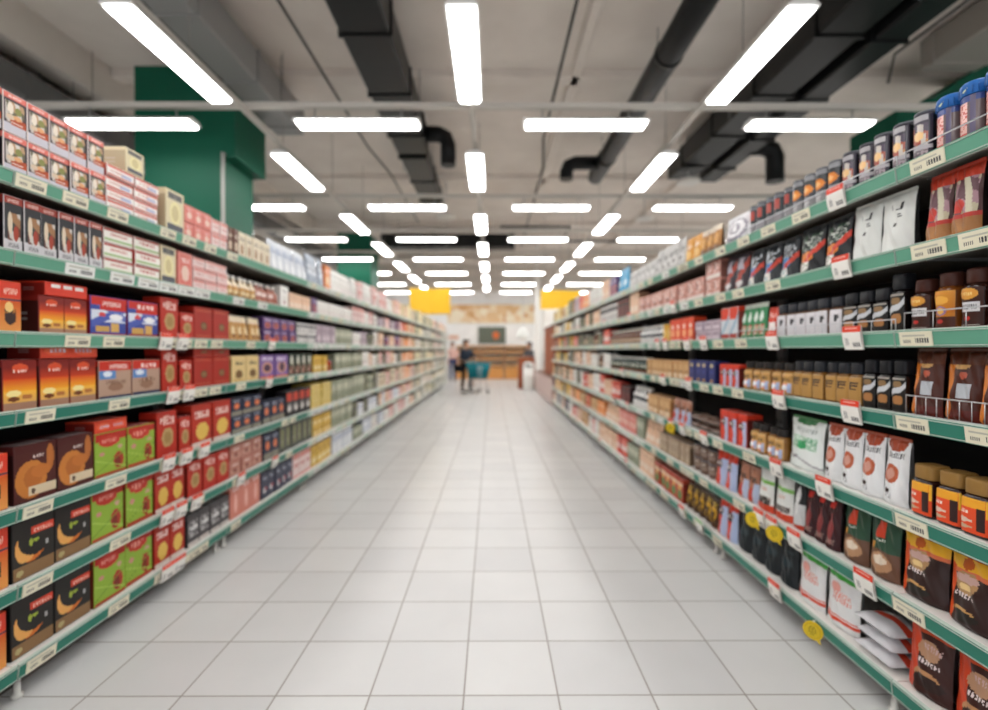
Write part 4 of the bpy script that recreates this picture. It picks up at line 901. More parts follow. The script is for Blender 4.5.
run(Rt, 0, 627.5, 618, 2, .29, 'pouch', 'cyan', 'coffee_pouch', 'bright blue pouch', P, d=.08)
run(Rt, 0, 617.5, 610, 2, .25, 'carton', 'purple', 'snack_box', 'purple box', B, d=.1)
run(Rt, 0, 609.5, 603, 2, .27, 'carton', 'peach', 'snack_box', 'pale peach box', B, d=.1)
run(Rt, 0, 602.5, 590, 5, .25, 'carton', 'whitebag', 'salt_box', 'white box', B, d=.1)
run(Rt, 0, 589.5, 583, 3, .26, 'carton', 'orange', 'cereal_box', 'orange box', B, d=.1)
run(Rt, 1, 1300, 982, 5, .24, 'pouch', 'darkred', 'coffee_pouch', 'dark red pouch', P, d=.08)
run(Rt, 1, 976, 920, 2, .25, 'pouch', 'redmulti', 'candy_pouch', 'brown pouch with red top', P, d=.09)
run(Rt, 1, 907, 848, 2, .245, 'pouch', 'whitelogo', 'coffee_pouch', 'plain white pouch with black letters', P, d=.09)
run(Rt, 1, 847, 795, 2, .235, 'pouch', 'multiorange', 'coffee_pouch', 'black pouch with orange oval', P, d=.09)
run(Rt, 1, 794, 746, 3, .225, 'pouch', 'bluecoffee', 'coffee_pouch', 'black pouch with blue oval', P, d=.09)
run(Rt, 1, 745, 722, 2, .24, 'pouch', 'darkredgrey', 'coffee_pouch', 'slim dark pouch with red band', P, d=.08)
run(Rt, 1, 721, 706, 2, .125, 'carton', 'pinkbox', 'tea_box', 'tall-stacked pink box', B, stack=2, d=.12)
run(Rt, 1, 705, 640, 9, .17, 'carton', 'pinkbox', 'tea_box', 'pink speckled box', B, d=.12)
run(Rt, 1, 639.5, 630, 2, .25, 'carton', 'peach', 'tea_box', 'pale peach box', B, d=.12)
run(Rt, 1, 629.5, 618, 3, .23, 'carton', 'darkred', 'tea_box', 'dark red box', B, d=.12)
run(Rt, 1, 617.5, 600, 6, .22, 'carton', 'whiteblack', 'tea_box', 'white and black box', B, d=.12)
D0, D1 = .99, depth_at(Rt, 905)
pit = (D1 - D0) / 9
for i in range(9):
    amber = i % 3 == 1
    run_D(Rt, 2, D0 + pit * i, D0 + pit * (i + 1), 1, .2 if i < 8 else .19, 'jar', 'jar_amber' if amber else 'jar_redgold', 'coffee_jar', 'large amber coffee jar' if amber else 'large brown jar with gold oval', J)
run(Rt, 2, 904, 889, 1, .225, 'jar', 'jar_black', 'coffee_jar', 'tallest black-lidded jar', J)
run(Rt, 2, 888.5, 842, 3, .18, 'jar', 'jar_black', 'coffee_jar', 'black-lidded jar with silver band', J)
run(Rt, 2, 841, 777, 6, .175, 'jar', 'jar_panel', 'coffee_jar', 'dark-lidded jar with white panel', J)
run(Rt, 2, 776, 766, 1, .17, 'pouch', 'redwhite', 'coffee_pouch', 'red and white pouch', P, d=.07)
run(Rt, 2, 765, 740, 4, .21, 'pouch', 'greenpouch', 'coffee_pouch', 'green foil pouch', P, d=.07)
run(Rt, 2, 739.5, 722, 2, .21, 'carton', 'whitered', 'coffee_box', 'pale box with orange top', B, d=.1)
run(Rt, 2, 721.5, 696, 3, .07, 'carton', 'lilac', 'tea_box', 'flat lilac box', B, stack=2, d=.14)
run(Rt, 2, 695, 671, 4, .19, 'carton', 'redorange', 'coffee_box', 'red-orange box', B, d=.1)
run(Rt, 2, 670.5, 663, 2, .17, 'can', 'gold', 'coffee_can', 'small golden can', 'can')
run(Rt, 2, 662.5, 640, 7, .17, 'bottle', 'whiteblack', 'syrup_bottle', 'dark bottle with white cap', 'bottle')
run(Rt, 2, 639.5, 610, 12, .17, 'bottle', 'brown', 'syrup_bottle', 'brown bottle with pale cap', 'bottle')
run(Rt, 3, 1300, 908, 7, .245, 'pouch', 'refill', 'refill_pouch', 'brown refill pouch with orange edge', P, d=.1)
run(Rt, 3, 906, 864, 3, .2, 'jar', 'jar_black', 'coffee_jar', 'black-lidded jar with silver band', J)
run(Rt, 3, 863, 793, 6, .185, 'jar', 'jar_goldpanel', 'coffee_jar', 'black-lidded gold jar', J)
run(Rt, 3, 792, 742, 5, .17, 'jar', 'jar_curve', 'coffee_jar', 'waisted golden jar', J)
run(Rt, 3, 741, 720, 3, .145, 'carton', 'redblue', 'coffee_box', 'red box with dark picture', B, d=.1)
run(Rt, 3, 716, 690, 4, .16, 'carton', 'navy', 'coffee_box', 'navy blue box', B, d=.1)
run(Rt, 3, 689.5, 648, 9, .15, 'carton', 'tan', 'coffee_box', 'tan box', B, d=.1)
run(Rt, 3, 647.5, 610, 12, .16, 'bottle', 'darkgreen', 'syrup_bottle', 'dark green bottle', 'bottle')
run(Rt, 4, 1300, 913, 9, .185, 'jar', 'jar_orange', 'coffee_jar', 'gold-lidded jar with orange label', J)
run(Rt, 4, 906, 822, 4, .26, 'pouch', 'whitebean', 'coffee_pouch', 'white pouch with red bean', P, d=.09)
run(Rt, 4, 821, 785, 1, .26, 'pouch', 'whitegreenbean', 'coffee_pouch', 'wide white pouch with green beans', P, d=.1)
run(Rt, 4, 784, 749, 4, .17, 'jar', 'jar_curve', 'coffee_jar', 'waisted golden jar', J)
run(Rt, 4, 748, 722, 3, .2, 'carton', 'redblue', 'coffee_box', 'red box with pale blue edge', B, d=.1)
run(Rt, 4, 720, 690, 3, .055, 'lying', 'browntin', 'coffee_pack', 'lying brown pack', 'pack', stack=2, d=.14)
run(Rt, 4, 689.5, 672, 3, .19, 'pouch', 'redbean', 'coffee_pouch', 'brown pouch with red spot', P, d=.08)
run(Rt, 4, 671.5, 648, 4, .17, 'carton', 'tan', 'coffee_box', 'tan box', B, d=.12)
run(Rt, 4, 647.5, 632.5, 4, .21, 'bottle', 'whiteblack', 'milk_bottle', 'white and black bottle', 'bottle')
run(Rt, 4, 630.5, 621, 3, .18, 'carton', 'darkred', 'sauce_box', 'dark red box', B, d=.12)
run(Rt, 4, 620.5, 612, 3, .2, 'carton', 'redwhite', 'sauce_box', 'red and white box', B, d=.12)
run(Rt, 4, 611.5, 605, 3, .2, 'carton', 'peach', 'sauce_box', 'peach box', B, d=.12)
run(Rt, 5, 1300, 898, 5, .25, 'pouch', 'darkcup', 'coffee_pouch', 'dark pouch with yellow top and cup', P, d=.1)
run(Rt, 5, 896, 840, 2, .25, 'pouch', 'greencup', 'coffee_pouch', 'green pouch with coffee cup', P, d=.09)
run(Rt, 5, 839, 803, 3, .25, 'pouch', 'darkred', 'coffee_pouch', 'dark red pouch', P, d=.08)
run(Rt, 5, 802, 791, 1, .25, 'pouch', 'whitetriangle', 'coffee_pouch', 'black pouch with white peak', P, d=.08)
run(Rt, 5, 790, 757, 2, .26, 'pouch', 'whitegreentop', 'coffee_pouch', 'white pouch with green stripe', P, d=.09)
run(Rt, 5, 756, 737, 2, .21, 'pouch', 'redbean', 'coffee_pouch', 'brown pouch with red spot', P, d=.08)
run(Rt, 5, 736, 716, 2, .24, 'pouch', 'redblue', 'coffee_pouch', 'red pouch with pale blue edge', P, d=.08)
run(Rt, 5, 715, 692, 3, .1, 'can', 'browntin', 'cocoa_tin', 'round brown tin', 'tin', stack=2)
run(Rt, 5, 690, 661, 7, .16, 'carton', 'tanpanel', 'coffee_box', 'slim tan box', B, d=.12)
run(Rt, 5, 660, 645, 3, .22, 'pouch', 'peach', 'coffee_pouch', 'peach pouch', P, d=.08)
run(Rt, 5, 644.5, 637, 3, .21, 'carton', 'greygreen', 'cereal_box', 'grey-green box', B, d=.12)
run(Rt, 5, 636.5, 620, 5, .21, 'carton', 'pinkred', 'sauce_box', 'pinkish red box', B, d=.12)
run(Rt, 5, 619.5, 605, 5, .2, 'pouch', 'peach', 'rice_bag', 'peach bag', 'bag', d=.1)
run(Rt, 6, 1300, 905, 5, .26, 'pouch', 'redorangedark', 'coffee_pouch', 'dark pouch with orange side', P, d=.1)
run(Rt, 6, 902, 862, 1, .055, 'lying', 'lying', 'coffee_pack', 'lying silver pack', 'pack', stack=3, d=.16, back=.01)
run(Rt, 6, 858, 797, 2, .25, 'pouch', 'whitegreenred', 'milk_powder_pouch', 'white pouch with green top', P, d=.09)
run(Rt, 6, 795, 737, 4, .25, 'pouch', 'blackbag', 'coffee_pouch', 'glossy black pouch', P, d=.1)
run(Rt, 6, 736, 718, 2, .26, 'pouch', 'redblue', 'coffee_pouch', 'red pouch with pale blue edge', P, d=.08)
run(Rt, 6, 717, 686, 5, .2, 'pouch', 'yellowbrown', 'coffee_pouch', 'brown and yellow pouch', P, d=.08)
run(Rt, 6, 685, 656, 5, .19, 'carton', 'redgreen', 'biscuit_box', 'red box with green oval', B, d=.1)
run(Rt, 6, 655, 640, 3, .24, 'carton', 'peach', 'biscuit_box', 'peach box', B, d=.1)
run(Rt, 6, 639.5, 628, 4, .2, 'carton', 'greygreen', 'cereal_box', 'grey-green box', B, d=.12)
run(Rt, 6, 627.5, 618, 3, .21, 'carton', 'redwhite', 'sauce_box', 'red and white box', B, d=.12)
run(Rt, 6, 617.5, 605, 4, .2, 'carton', 'peach', 'sauce_box', 'peach box', B, d=.12)

# ---- the long far stretches
def fill(side, si, Da, Db, kinds, seed):
    r = random.Random(seed); D = Da; last = None
    lim = .34 if si == 0 else surf(side)[si-1] - surf(side)[si] - .075
    while D < Db - .08:
        k = r.choice(kinds)
        while k == last and len(kinds) > 1: k = r.choice(kinds)
        last = k
        shape, dn, name, desc, cat = k
        w = r.uniform(.09, .16) if shape != 'bottle' else r.uniform(.08, .1)
        w = min(w, Db - D); n = r.randint(2, 4); n = min(n, max(1, int((Db - D) / w)))
        h = r.uniform(.68, .95) * lim; st = 1
        if shape == 'carton' and r.random() < .35: st = 2; h = h / 2
        run_D(side, si, D, D + w * n, n, round(h, 3), shape, dn, name, desc, cat, stack=st, d=.12 if shape == 'carton' else .08)
        D += w * n + r.choice([0, .01, .01, .06])
def K(shape, dn, name, desc, cat): return (shape, dn, name, desc, cat)
kp = dict(
 white=K('carton', 'whitebag', 'salt_box', 'white box', B), pink=K('carton', 'pinkwhite', 'snack_box', 'pale pink box', B),
 pinkred=K('carton', 'pinkred', 'cookie_box', 'pinkish red box', B), peach=K('carton', 'peach', 'biscuit_box', 'pale peach box', B),
 blue=K('carton', 'bluewhite', 'milk_carton', 'bluish white carton', B), lilac=K('carton', 'lilac', 'candy_box', 'lilac box', B),
 purple=K('carton', 'purple', 'chocolate_box', 'purple box', B), beige=K('carton', 'beige', 'cracker_box', 'beige box', B),
 orange=K('carton', 'orange_far', 'juice_carton', 'orange carton', B), gg=K('carton', 'greygreen', 'cereal_box', 'grey-green box', B),
 py=K('carton', 'paleyellow', 'pasta_box', 'pale yellow box', B), wb=K('pouch', 'whitebag', 'flour_bag', 'white bag', 'bag'),
 tan=K('carton', 'tan', 'rusk_box', 'tan box', B), gd=K('carton', 'greydark', 'rice_box', 'dark grey box', B),
 rw=K('carton', 'redwhite', 'sauce_box', 'red and white box', B), yel=K('carton', 'yellow', 'noodle_box', 'yellow box', B),
 db=K('carton', 'darkblue', 'wafer_box', 'dark blue box', B), wbl=K('bottle', 'whiteblack', 'milk_bottle', 'white and black bottle', 'bottle'),
 brn=K('bottle', 'brown', 'syrup_bottle', 'brown bottle with pale cap', 'bottle'), ro=K('carton', 'redorange', 'soup_box', 'red-orange box', B))
g = lambda s: [kp[x] for x in s.split()]
E = BAYS['left'][-1][1] - .05
for si in range(7):
    pal1 = ['wb pink white', 'lilac pink white purple', 'white lilac gd', 'white peach gg', 'gg white gd', 'gg blue gd', 'blue white gg'][si]
    fill(Lf, si, 6.86, 8.4, g(pal1), 100 + si)
    fill(Lf, si, 8.42, 10.6, g(['pink peach lilac white', 'lilac purple pink', 'purple peach pink', 'pink gd white peach', 'pink beige gg', 'pink peach blue', 'blue white pink'][si]), 200 + si)
    fill(Lf, si, 10.62, 12.2, g(['peach beige py', 'orange ro peach', 'orange peach', 'orange peach', 'peach pink orange', 'peach beige pink', 'peach pink white'][si]), 300 + si)
    fill(Lf, si, 12.22, 16.4, g(['py beige gg', 'gg py white', 'gg beige white', 'gg beige py', 'gg peach beige', 'gg white beige', 'white gg py'][si]), 400 + si)
    fill(Lf, si, 16.42, E, g(['gg pink py', 'pink gg white', 'gg white pink', 'gg beige pink', 'gg white beige', 'py white', 'white gg'][si]), 500 + si)
ER = BAYS['right'][-1][1] - .05
st = [8.48, 7.15, 6.55, 6.55, 6.85, 6.85, 6.85]
for si in range(7):
    fill(Rt, si, st[si], 9.6, g(['lilac ro tan', 'white peach rw gd', 'gd brn white rw', 'brn white wbl peach', 'rw gd peach white', 'ro orange peach tan', 'peach ro pink white tan'][si]), 600 + si)
    fill(Rt, si, 9.62, ER, g(['py gd tan yel', 'yel gd white', 'yel gd rw', 'gd wbl yel', 'gd yel peach', 'db peach yel', 'db peach white'][si]), 700 + si)

# labels: description, place in its row, bay, shelf and rack
groups = {}
for it in ITEMS:
    for bi, (y0, y1) in enumerate(BAYS[it['side']]):
        if y0 <= it['D'] < y1: it['bay'] = bi; break
    else: it['bay'] = len(BAYS[it['side']]) - 1
    groups.setdefault((it['side'], it['si'], it['bay'], it['desc']), []).append(it)
SPREF = {0: 'lower', 1: 'upper'}
for (side, si, bi, desc), its in groups.items():
    cols_ = sorted({round(i['D'], 3) for i in its}); maxl = max(i['lvl'] for i in its); minl = min(i['lvl'] for i in its)
    for it in its:
        ci = cols_.index(round(it['D'], 3)); many = maxl > minl
        lv = ''
        if many:
            if maxl - minl == 1: lv = 'lower ' if it['lvl'] == minl else 'upper '
            else: lv = 'bottommost ' if it['lvl'] == minl else 'topmost ' if it['lvl'] == maxl else '%s-up ' % ORD[it['lvl'] - minl]
        o = it['o']
        nth = '%s ' % ordn(ci) if len(cols_) > 1 else ''
        near = ' from near end' if nth else ''
        lab = nth + lv + desc + near + ', bay %s, %s shelf, %s rack' % (['one', 'two', 'three', 'four', 'five', 'six', 'seven', 'eight', 'nine', 'ten', 'eleven', 'twelve', 'thirteen'][bi], SNAME[si], side)
        if len(lab.replace('-', ' ').split()) > 16: lab = lab.replace(' from near end', '')
        if len(lab.replace('-', ' ').split()) > 16: lab = lab.replace(' with ', ' ')
        o['label'] = lab; o['category'] = it['cat']; o['group'] = '%ss on the %s shelf of the %s rack' % (o.name.split('.')[0].replace('_', ' '), SNAME[si], side)
print('ITEMS', len(ITEMS), 'meshes', len(PM))
# ---------------------------------------------------------------- hanging signs
def folded_sign(loc, w1, w2, h, ang1, ang2, label):
    t = empty('hanging_sign', loc); b = MB(); cc = col('f2c02e')
    for (w, an, s) in ((w1, ang1, -1), (w2, ang2, 1)):
        dx, dy = math.cos(an) * w * s, math.sin(an) * w
        nx, ny = -math.sin(an) * .006 * s, math.cos(an) * .006
        pl = [(0, 0), (dx, dy), (dx + nx, dy + ny), (nx, ny)]
        b.prism(pl, 0, h, cc, 'card')
    b.build('sign_panel', t)
    b = MB()
    for (w, an, s) in ((w1, ang1, -1), (w2, ang2, 1)):
        x, y = math.cos(an) * w * s * .8, math.sin(an) * w * .8
        b.tube([(x, y, h), (x, y, ZC - loc[2] - .002)], .006, col('999999'), seg=5)
    b.build('suspension_wire', t)
    return tag(t, label, 'sign', 'yellow signs at the aisle end')
folded_sign((-1.75, 14.4, 2.43), .62, .56, .73, -.35, -.15, 'folded plain yellow sign hanging above the end of the left rack')
folded_sign((1.93, 14.2, 2.56), .55, .64, .54, .05, .3, 'folded plain yellow sign hanging above the end of the right rack')

# ---------------------------------------------------------------- bakery at the far wall
M['bread'] = mat_noise('bread_crust', 'e0a868', 'f6dcae', 9, 0.75, bump=.1)
def bread_print():
    r = random.Random(11); w, h = 4.35, .92
    loaves = [(r.uniform(0, 1), r.uniform(0, 1), r.uniform(.03, .09), r.uniform(.12, .3), r.uniform(-.6, .6), r.choice(['f0d2a8', 'e6bc88', 'f6e2c0', 'dcaa74', 'f8ead0', 'ecc898'])) for _ in range(70)]
    def f(u, v):
        c = col('f2dcb8')
        for cx, cy, rx, ry, an, k in loaves:
            dx, dy = (u - cx) * 4.7, (v - cy); x = dx * math.cos(an) + dy * math.sin(an); y = -dx * math.sin(an) + dy * math.cos(an)
            q = (x / (rx * 4.7)) ** 2 + (y / ry) ** 2
            if q < 1: c = mixc(col(k), col('c08a54'), max(0, q - .75))
        return c
    t = empty('bread_mural', (-.05, YB - .04, 2.78)); b = MB()
    b.grid(lambda u, v: ((u - .5) * w, -.012, v * h), 120, 26, f, 'card'); b.build('printed_panel', t)
    b = MB()
    b.box(-w/2 - .04, w/2 + .04, -.02, .03, -.04, 0, col('e8e4dc')); b.box(-w/2 - .04, w/2 + .04, -.02, .03, h, h + .04, col('e8e4dc'))
    b.box(-w/2 - .04, -w/2, -.02, .03, 0, h, col('e8e4dc')); b.box(w/2, w/2 + .04, -.02, .03, 0, h, col('e8e4dc')); b.box(-w/2, w/2, 0, .03, 0, h, col('cccccc'))
    b.build('frame', t)
    tag(t, 'long mural of bread loaves high on the far white wall', 'mural')
bread_print()
t = empty('menu_board', (0, YB - .0205, 1.72)); b = MB(); b.box(-.7, .7, -.03, .02, 0, .86, col('6f766a'), 'matte', ch=.01); b.build('board', t)
b = MB(); n = 20
b.quad([(.2 + .17 * math.cos(2*PI*i/n) * (1 + .12 * math.sin(3*2*PI*i/n)), -.034, .42 + .2 * math.sin(2*PI*i/n)) for i in range(n)], col('e0743c'), 'card'); b.build('emblem', t); tag(t, 'dark grey-green board with an orange emblem above the bread racks', 'board')
for i, x in enumerate((-1.18, .0, 1.18)):
    t = empty('bread_rack', (x, 24.5, 0)); w = .56; b = MB()
    if i == 1: w = .58
    b.box(-w, w, .3, .35, .1, 1.62, col('e9e4da')); b.box(-w, -w + .03, -.3, .35, 0, 1.62, col('b07c48'), 'paint'); b.box(w - .03, w, -.3, .35, 0, 1.62, col('b07c48'), 'paint'); b.build('carcass', t)
    b = MB(); b.box(-w + .03, w - .03, -.28, .3, 1.55, 1.62, col('dca46a')); b.build('top_board', t)
    b = MB(); b.box(-w + .03, w - .03, -.28, .3, 0, .52, col('d89a58')); b.build('base_drawer', t)
    for z in (.56, .92, 1.26):
        b = MB(); b.box(-w + .03, w - .03, -.27, .3, z, z + .03, col('cf9c68')); b.box(-w + .03, w - .03, -.29, -.27, z, z + .08, col('c89058')); b.build('shelf', t)
    tag(t, 'wooden bread rack under the board at the far wall, %s of three' % ['left', 'middle', 'right'][i], 'bread rack', 'bread racks at the far wall')
    k = 0
    for zi, z in enumerate((.59, .95, 1.29)):
        for j in range(5):
            lx = -w + .14 + j * (2 * w - .28) / 4; q = random.Random(i * 50 + zi * 7 + j)
            b = MB(); L = q.uniform(.32, .42); seg = 9
            for a in range(seg): pass
            b.tube([(0, -L/2 + L * s / 8, .055) for s in range(9)], [.02, .05, .062, .066, .068, .066, .062, .05, .02], (1, 1, 1), 'bread', 12)
            for s in range(3): b.tube([(-.03, -L/4 + L/4 * s, .118), (.03, -L/4 + L/4 * s + .04, .118)], .008, (1, 1, 1), 'bread', 6)
            o = b.build('bread_loaf'); o.location = (x + lx, 24.5, z + .001 + .0125)
            tag(o, '%s loaf from the left, %s shelf of the %s bread rack' % (ordn(j), ['lowest', 'middle', 'upper'][zi], ['left', 'middle', 'right'][i]), 'bread', 'loaves on the bread racks')
for i, (x, z, w, c, lb) in enumerate(((-1.95, 1.9, .55, 'e6b9a0', 'small pale orange notice on the far white wall'), )):
    b = MB(); b.box(-w/2, w/2, -.01, .01, 0, .28, col('f0e2da'), 'card'); b.box(-w/2 + .04, w/2 - .04, -.013, -.01, .06, .22, col(c), 'card'); o = b.build('wall_notice'); o.location = (x, YB - .02, z); tag(o, lb, 'notice')
# white hanging lamp above the counter
t = empty('pendant_lamp', (1.2, 19.4, 1.85)); b = MB()
b.lathe([(.25, 0), (.255, .02), (.25, .1), (.2, .25), (.12, .36), (.04, .42), (.03, .46)], col('e4e6e2'), 'plastic', 28); b.build('shade', t)
b = MB(); b.tube([(0, 0, .46), (0, 0, ZC - 1.852)], .01, col('dddddd'), seg=6); b.build('cord', t)
b = MB(); b.lathe([(.02, -.06), (.06, -.04), (.07, 0)], col('f4f0e6'), 'plastic', 14); b.build('bulb', t)
tag(t, 'white dome pendant lamp hanging over the wooden counter', 'lamp')
# counter, bin, till post, white cabinets, brown display, low panels
t = empty('service_counter', (1.28, 18.1, 0)); b = MB(); b.box(-.32, .34, -.05, .55, 0, 1.1, col('8f4a2c'), 'paint', ch=.01)
b.build('cabinet', t); b = MB(); b.box(-.35, .37, -.08, .58, 1.1, 1.14, col('a4603c'), 'paint', ch=.01); b.build('worktop', t)
b = MB(); b.box(-.25, .27, -.056, -.05, .12, 1.0, col('9c5434')); b.build('front_panel', t); tag(t, 'brown wooden service counter at the aisle end', 'counter')
t = empty('waste_bin', (1.27, 17.45, 0)); b = MB()
b.lathe([(.17, 0), (.185, .02), (.19, .5), (.19, .8)], col('ecebe7'), 'plastic', 28); b.build('bin_body', t)
b = MB(); b.lathe([(.195, .8), (.195, .84), (.17, .92), (.1, .97), (.02, .985)], col('e2e1dd'), 'plastic', 28); b.build('domed_lid', t)
b = MB(); b.box(-.09, .09, -.2, -.17, .82, .9, col('3a3a3a'), 'plastic'); b.build('opening', t)
tag(t, 'tall white round waste bin in front of the brown counter', 'bin')
b = MB(); b.box(-.06, .06, -.06, .06, 0, ZC - .002, col('ece9e4'), 'paint', ch=.008); b.box(-.1, .1, -.1, .1, 0, .03, col('cfccc6')); o = b.build('support_post'); o.location = (1.6, 17.88, 0); tag(o, 'slim white post rising from floor to ceiling right of the counter', 'post')
t = empty('white_cabinet', (2.6, 18.3, 0)); b = MB(); b.box(-.75, 1.6, -.35, .5, 0, 2.85, col('efedea'), 'paint', ch=.01); b.build('cabinet_body', t)
b = MB()
for x in (-.7, .1, .85): b.box(x, x + .68, -.37, -.35, .2, 2.3, col('f4f2ef'), 'plastic')
b.build('door_panels', t); b = MB(); b.box(-.75, 1.6, -.4, -.35, 2.4, 2.8, col('e6e2dc'), 'plastic'); b.build('canopy', t)
tag(t, 'tall white cabinet wall behind the end of the right rack', 'cabinet')
t = empty('display_counter', (1.75, 14.9, 0)); b = MB(); b.box(-.22, .5, -2.2, 2.3, 0, .68, col('c2a8a2'), 'paint', ch=.01); b.build('cabinet', t)
for k in range(7):
    b = MB(); b.box(-.235, -.22, -2.15 + k * .64, -1.56 + k * .64, .1, .64, col('cdb6b0'), 'paint'); b.build('front_panel', t)
b = MB(); b.box(-.24, .5, -2.22, 2.3, .68, .71, col('8a6a5c')); b.build('worktop', t); tag(t, 'low pinkish panelled counter beyond the end of the right rack', 'counter')
t = empty('brown_stand', (1.78, 13.9, .7112)); b = MB(); b.box(-.2, .4, -1.15, 1.1, 0, 1.3, col('8c4428'), 'paint', ch=.01); b.build('stand_body', t)
b = MB()
for k in range(4): b.box(-.212, -.2, -1.1 + k * .56, -.6 + k * .56, .08, 1.22, col('97502f'))
b.build('door_panels', t); b = MB(); b.box(-.23, .42, -1.18, 1.13, 1.3, 1.34, col('733620')); b.build('cornice', t)
tag(t, 'reddish-brown wooden stand on the low pinkish counter', 'cabinet')
# white end panel at the far end of the left rack
b = MB(); b.box(-.02, .5, 0, .05, 0, 2.3, col('e9e7e3'), 'paint', ch=.01); b.box(-.02, .03, -.05, 0, 0, 2.3, col('d9d6d0')); o = b.build('end_panel'); o.location = (-2.32, BAYS['left'][-1][1] + .06, 0); tag(o, 'white upright panel closing the far end of the left rack', 'panel')

# ---------------------------------------------------------------- people
def skin_mesh(name, chains, mat, color, sub=2, colf=None):
    # chains: list of lists of (x, y, z, r); coincident points are joined
    V, E_, R, idx = [], [], [], {}
    for ch in chains:
        prev = None
        for (x, y, z, r) in ch:
            k = (round(x, 4), round(y, 4), round(z, 4))
            if k not in idx: idx[k] = len(V); V.append(k); R.append(r)
            if prev is not None and prev != idx[k]: E_.append((prev, idx[k]))
            prev = idx[k]
    me = bpy.data.meshes.new(name + '_base'); me.from_pydata(V, E_, []); o = bpy.data.objects.new(name, me); C.objects.link(o)
    md = o.modifiers.new('skin', 'SKIN'); me.skin_vertices.new() if not me.skin_vertices else None
    for i, r in enumerate(R):
        rr = r if isinstance(r, tuple) else (r, r)
        me.skin_vertices[0].data[i].radius = rr
        me.skin_vertices[0].data[i].use_root = (i == 0)
    md.use_smooth_shade = True
    s = o.modifiers.new('sub', 'SUBSURF'); s.levels = sub; s.render_levels = sub
    dg = bpy.context.evaluated_depsgraph_get(); dg.update()
    ev = o.evaluated_get(dg); m2 = bpy.data.meshes.new_from_object(ev); m2.name = name
    ca = m2.color_attributes.new('print', 'FLOAT_COLOR', 'CORNER'); arr = []
    for p in m2.polygons:
        c = colf(p.center) if colf else color
        arr += [c[0], c[1], c[2], 1.0] * p.loop_total
        p.use_smooth = True
    ca.data.foreach_set('color', arr); m2.materials.clear(); m2.materials.append(M[mat])
    bpy.data.objects.remove(o); bpy.data.meshes.remove(me)
    n = bpy.data.objects.new(name, m2); C.objects.link(n); return n
SKINC = hx('d9a98c')
def limb(a, b_, ra, rb, n=3):
    return [(a[0] + (b_[0]-a[0]) * i / n, a[1] + (b_[1]-a[1]) * i / n, a[2] + (b_[2]-a[2]) * i / n, ra + (rb - ra) * i / n) for i in range(n + 1)]
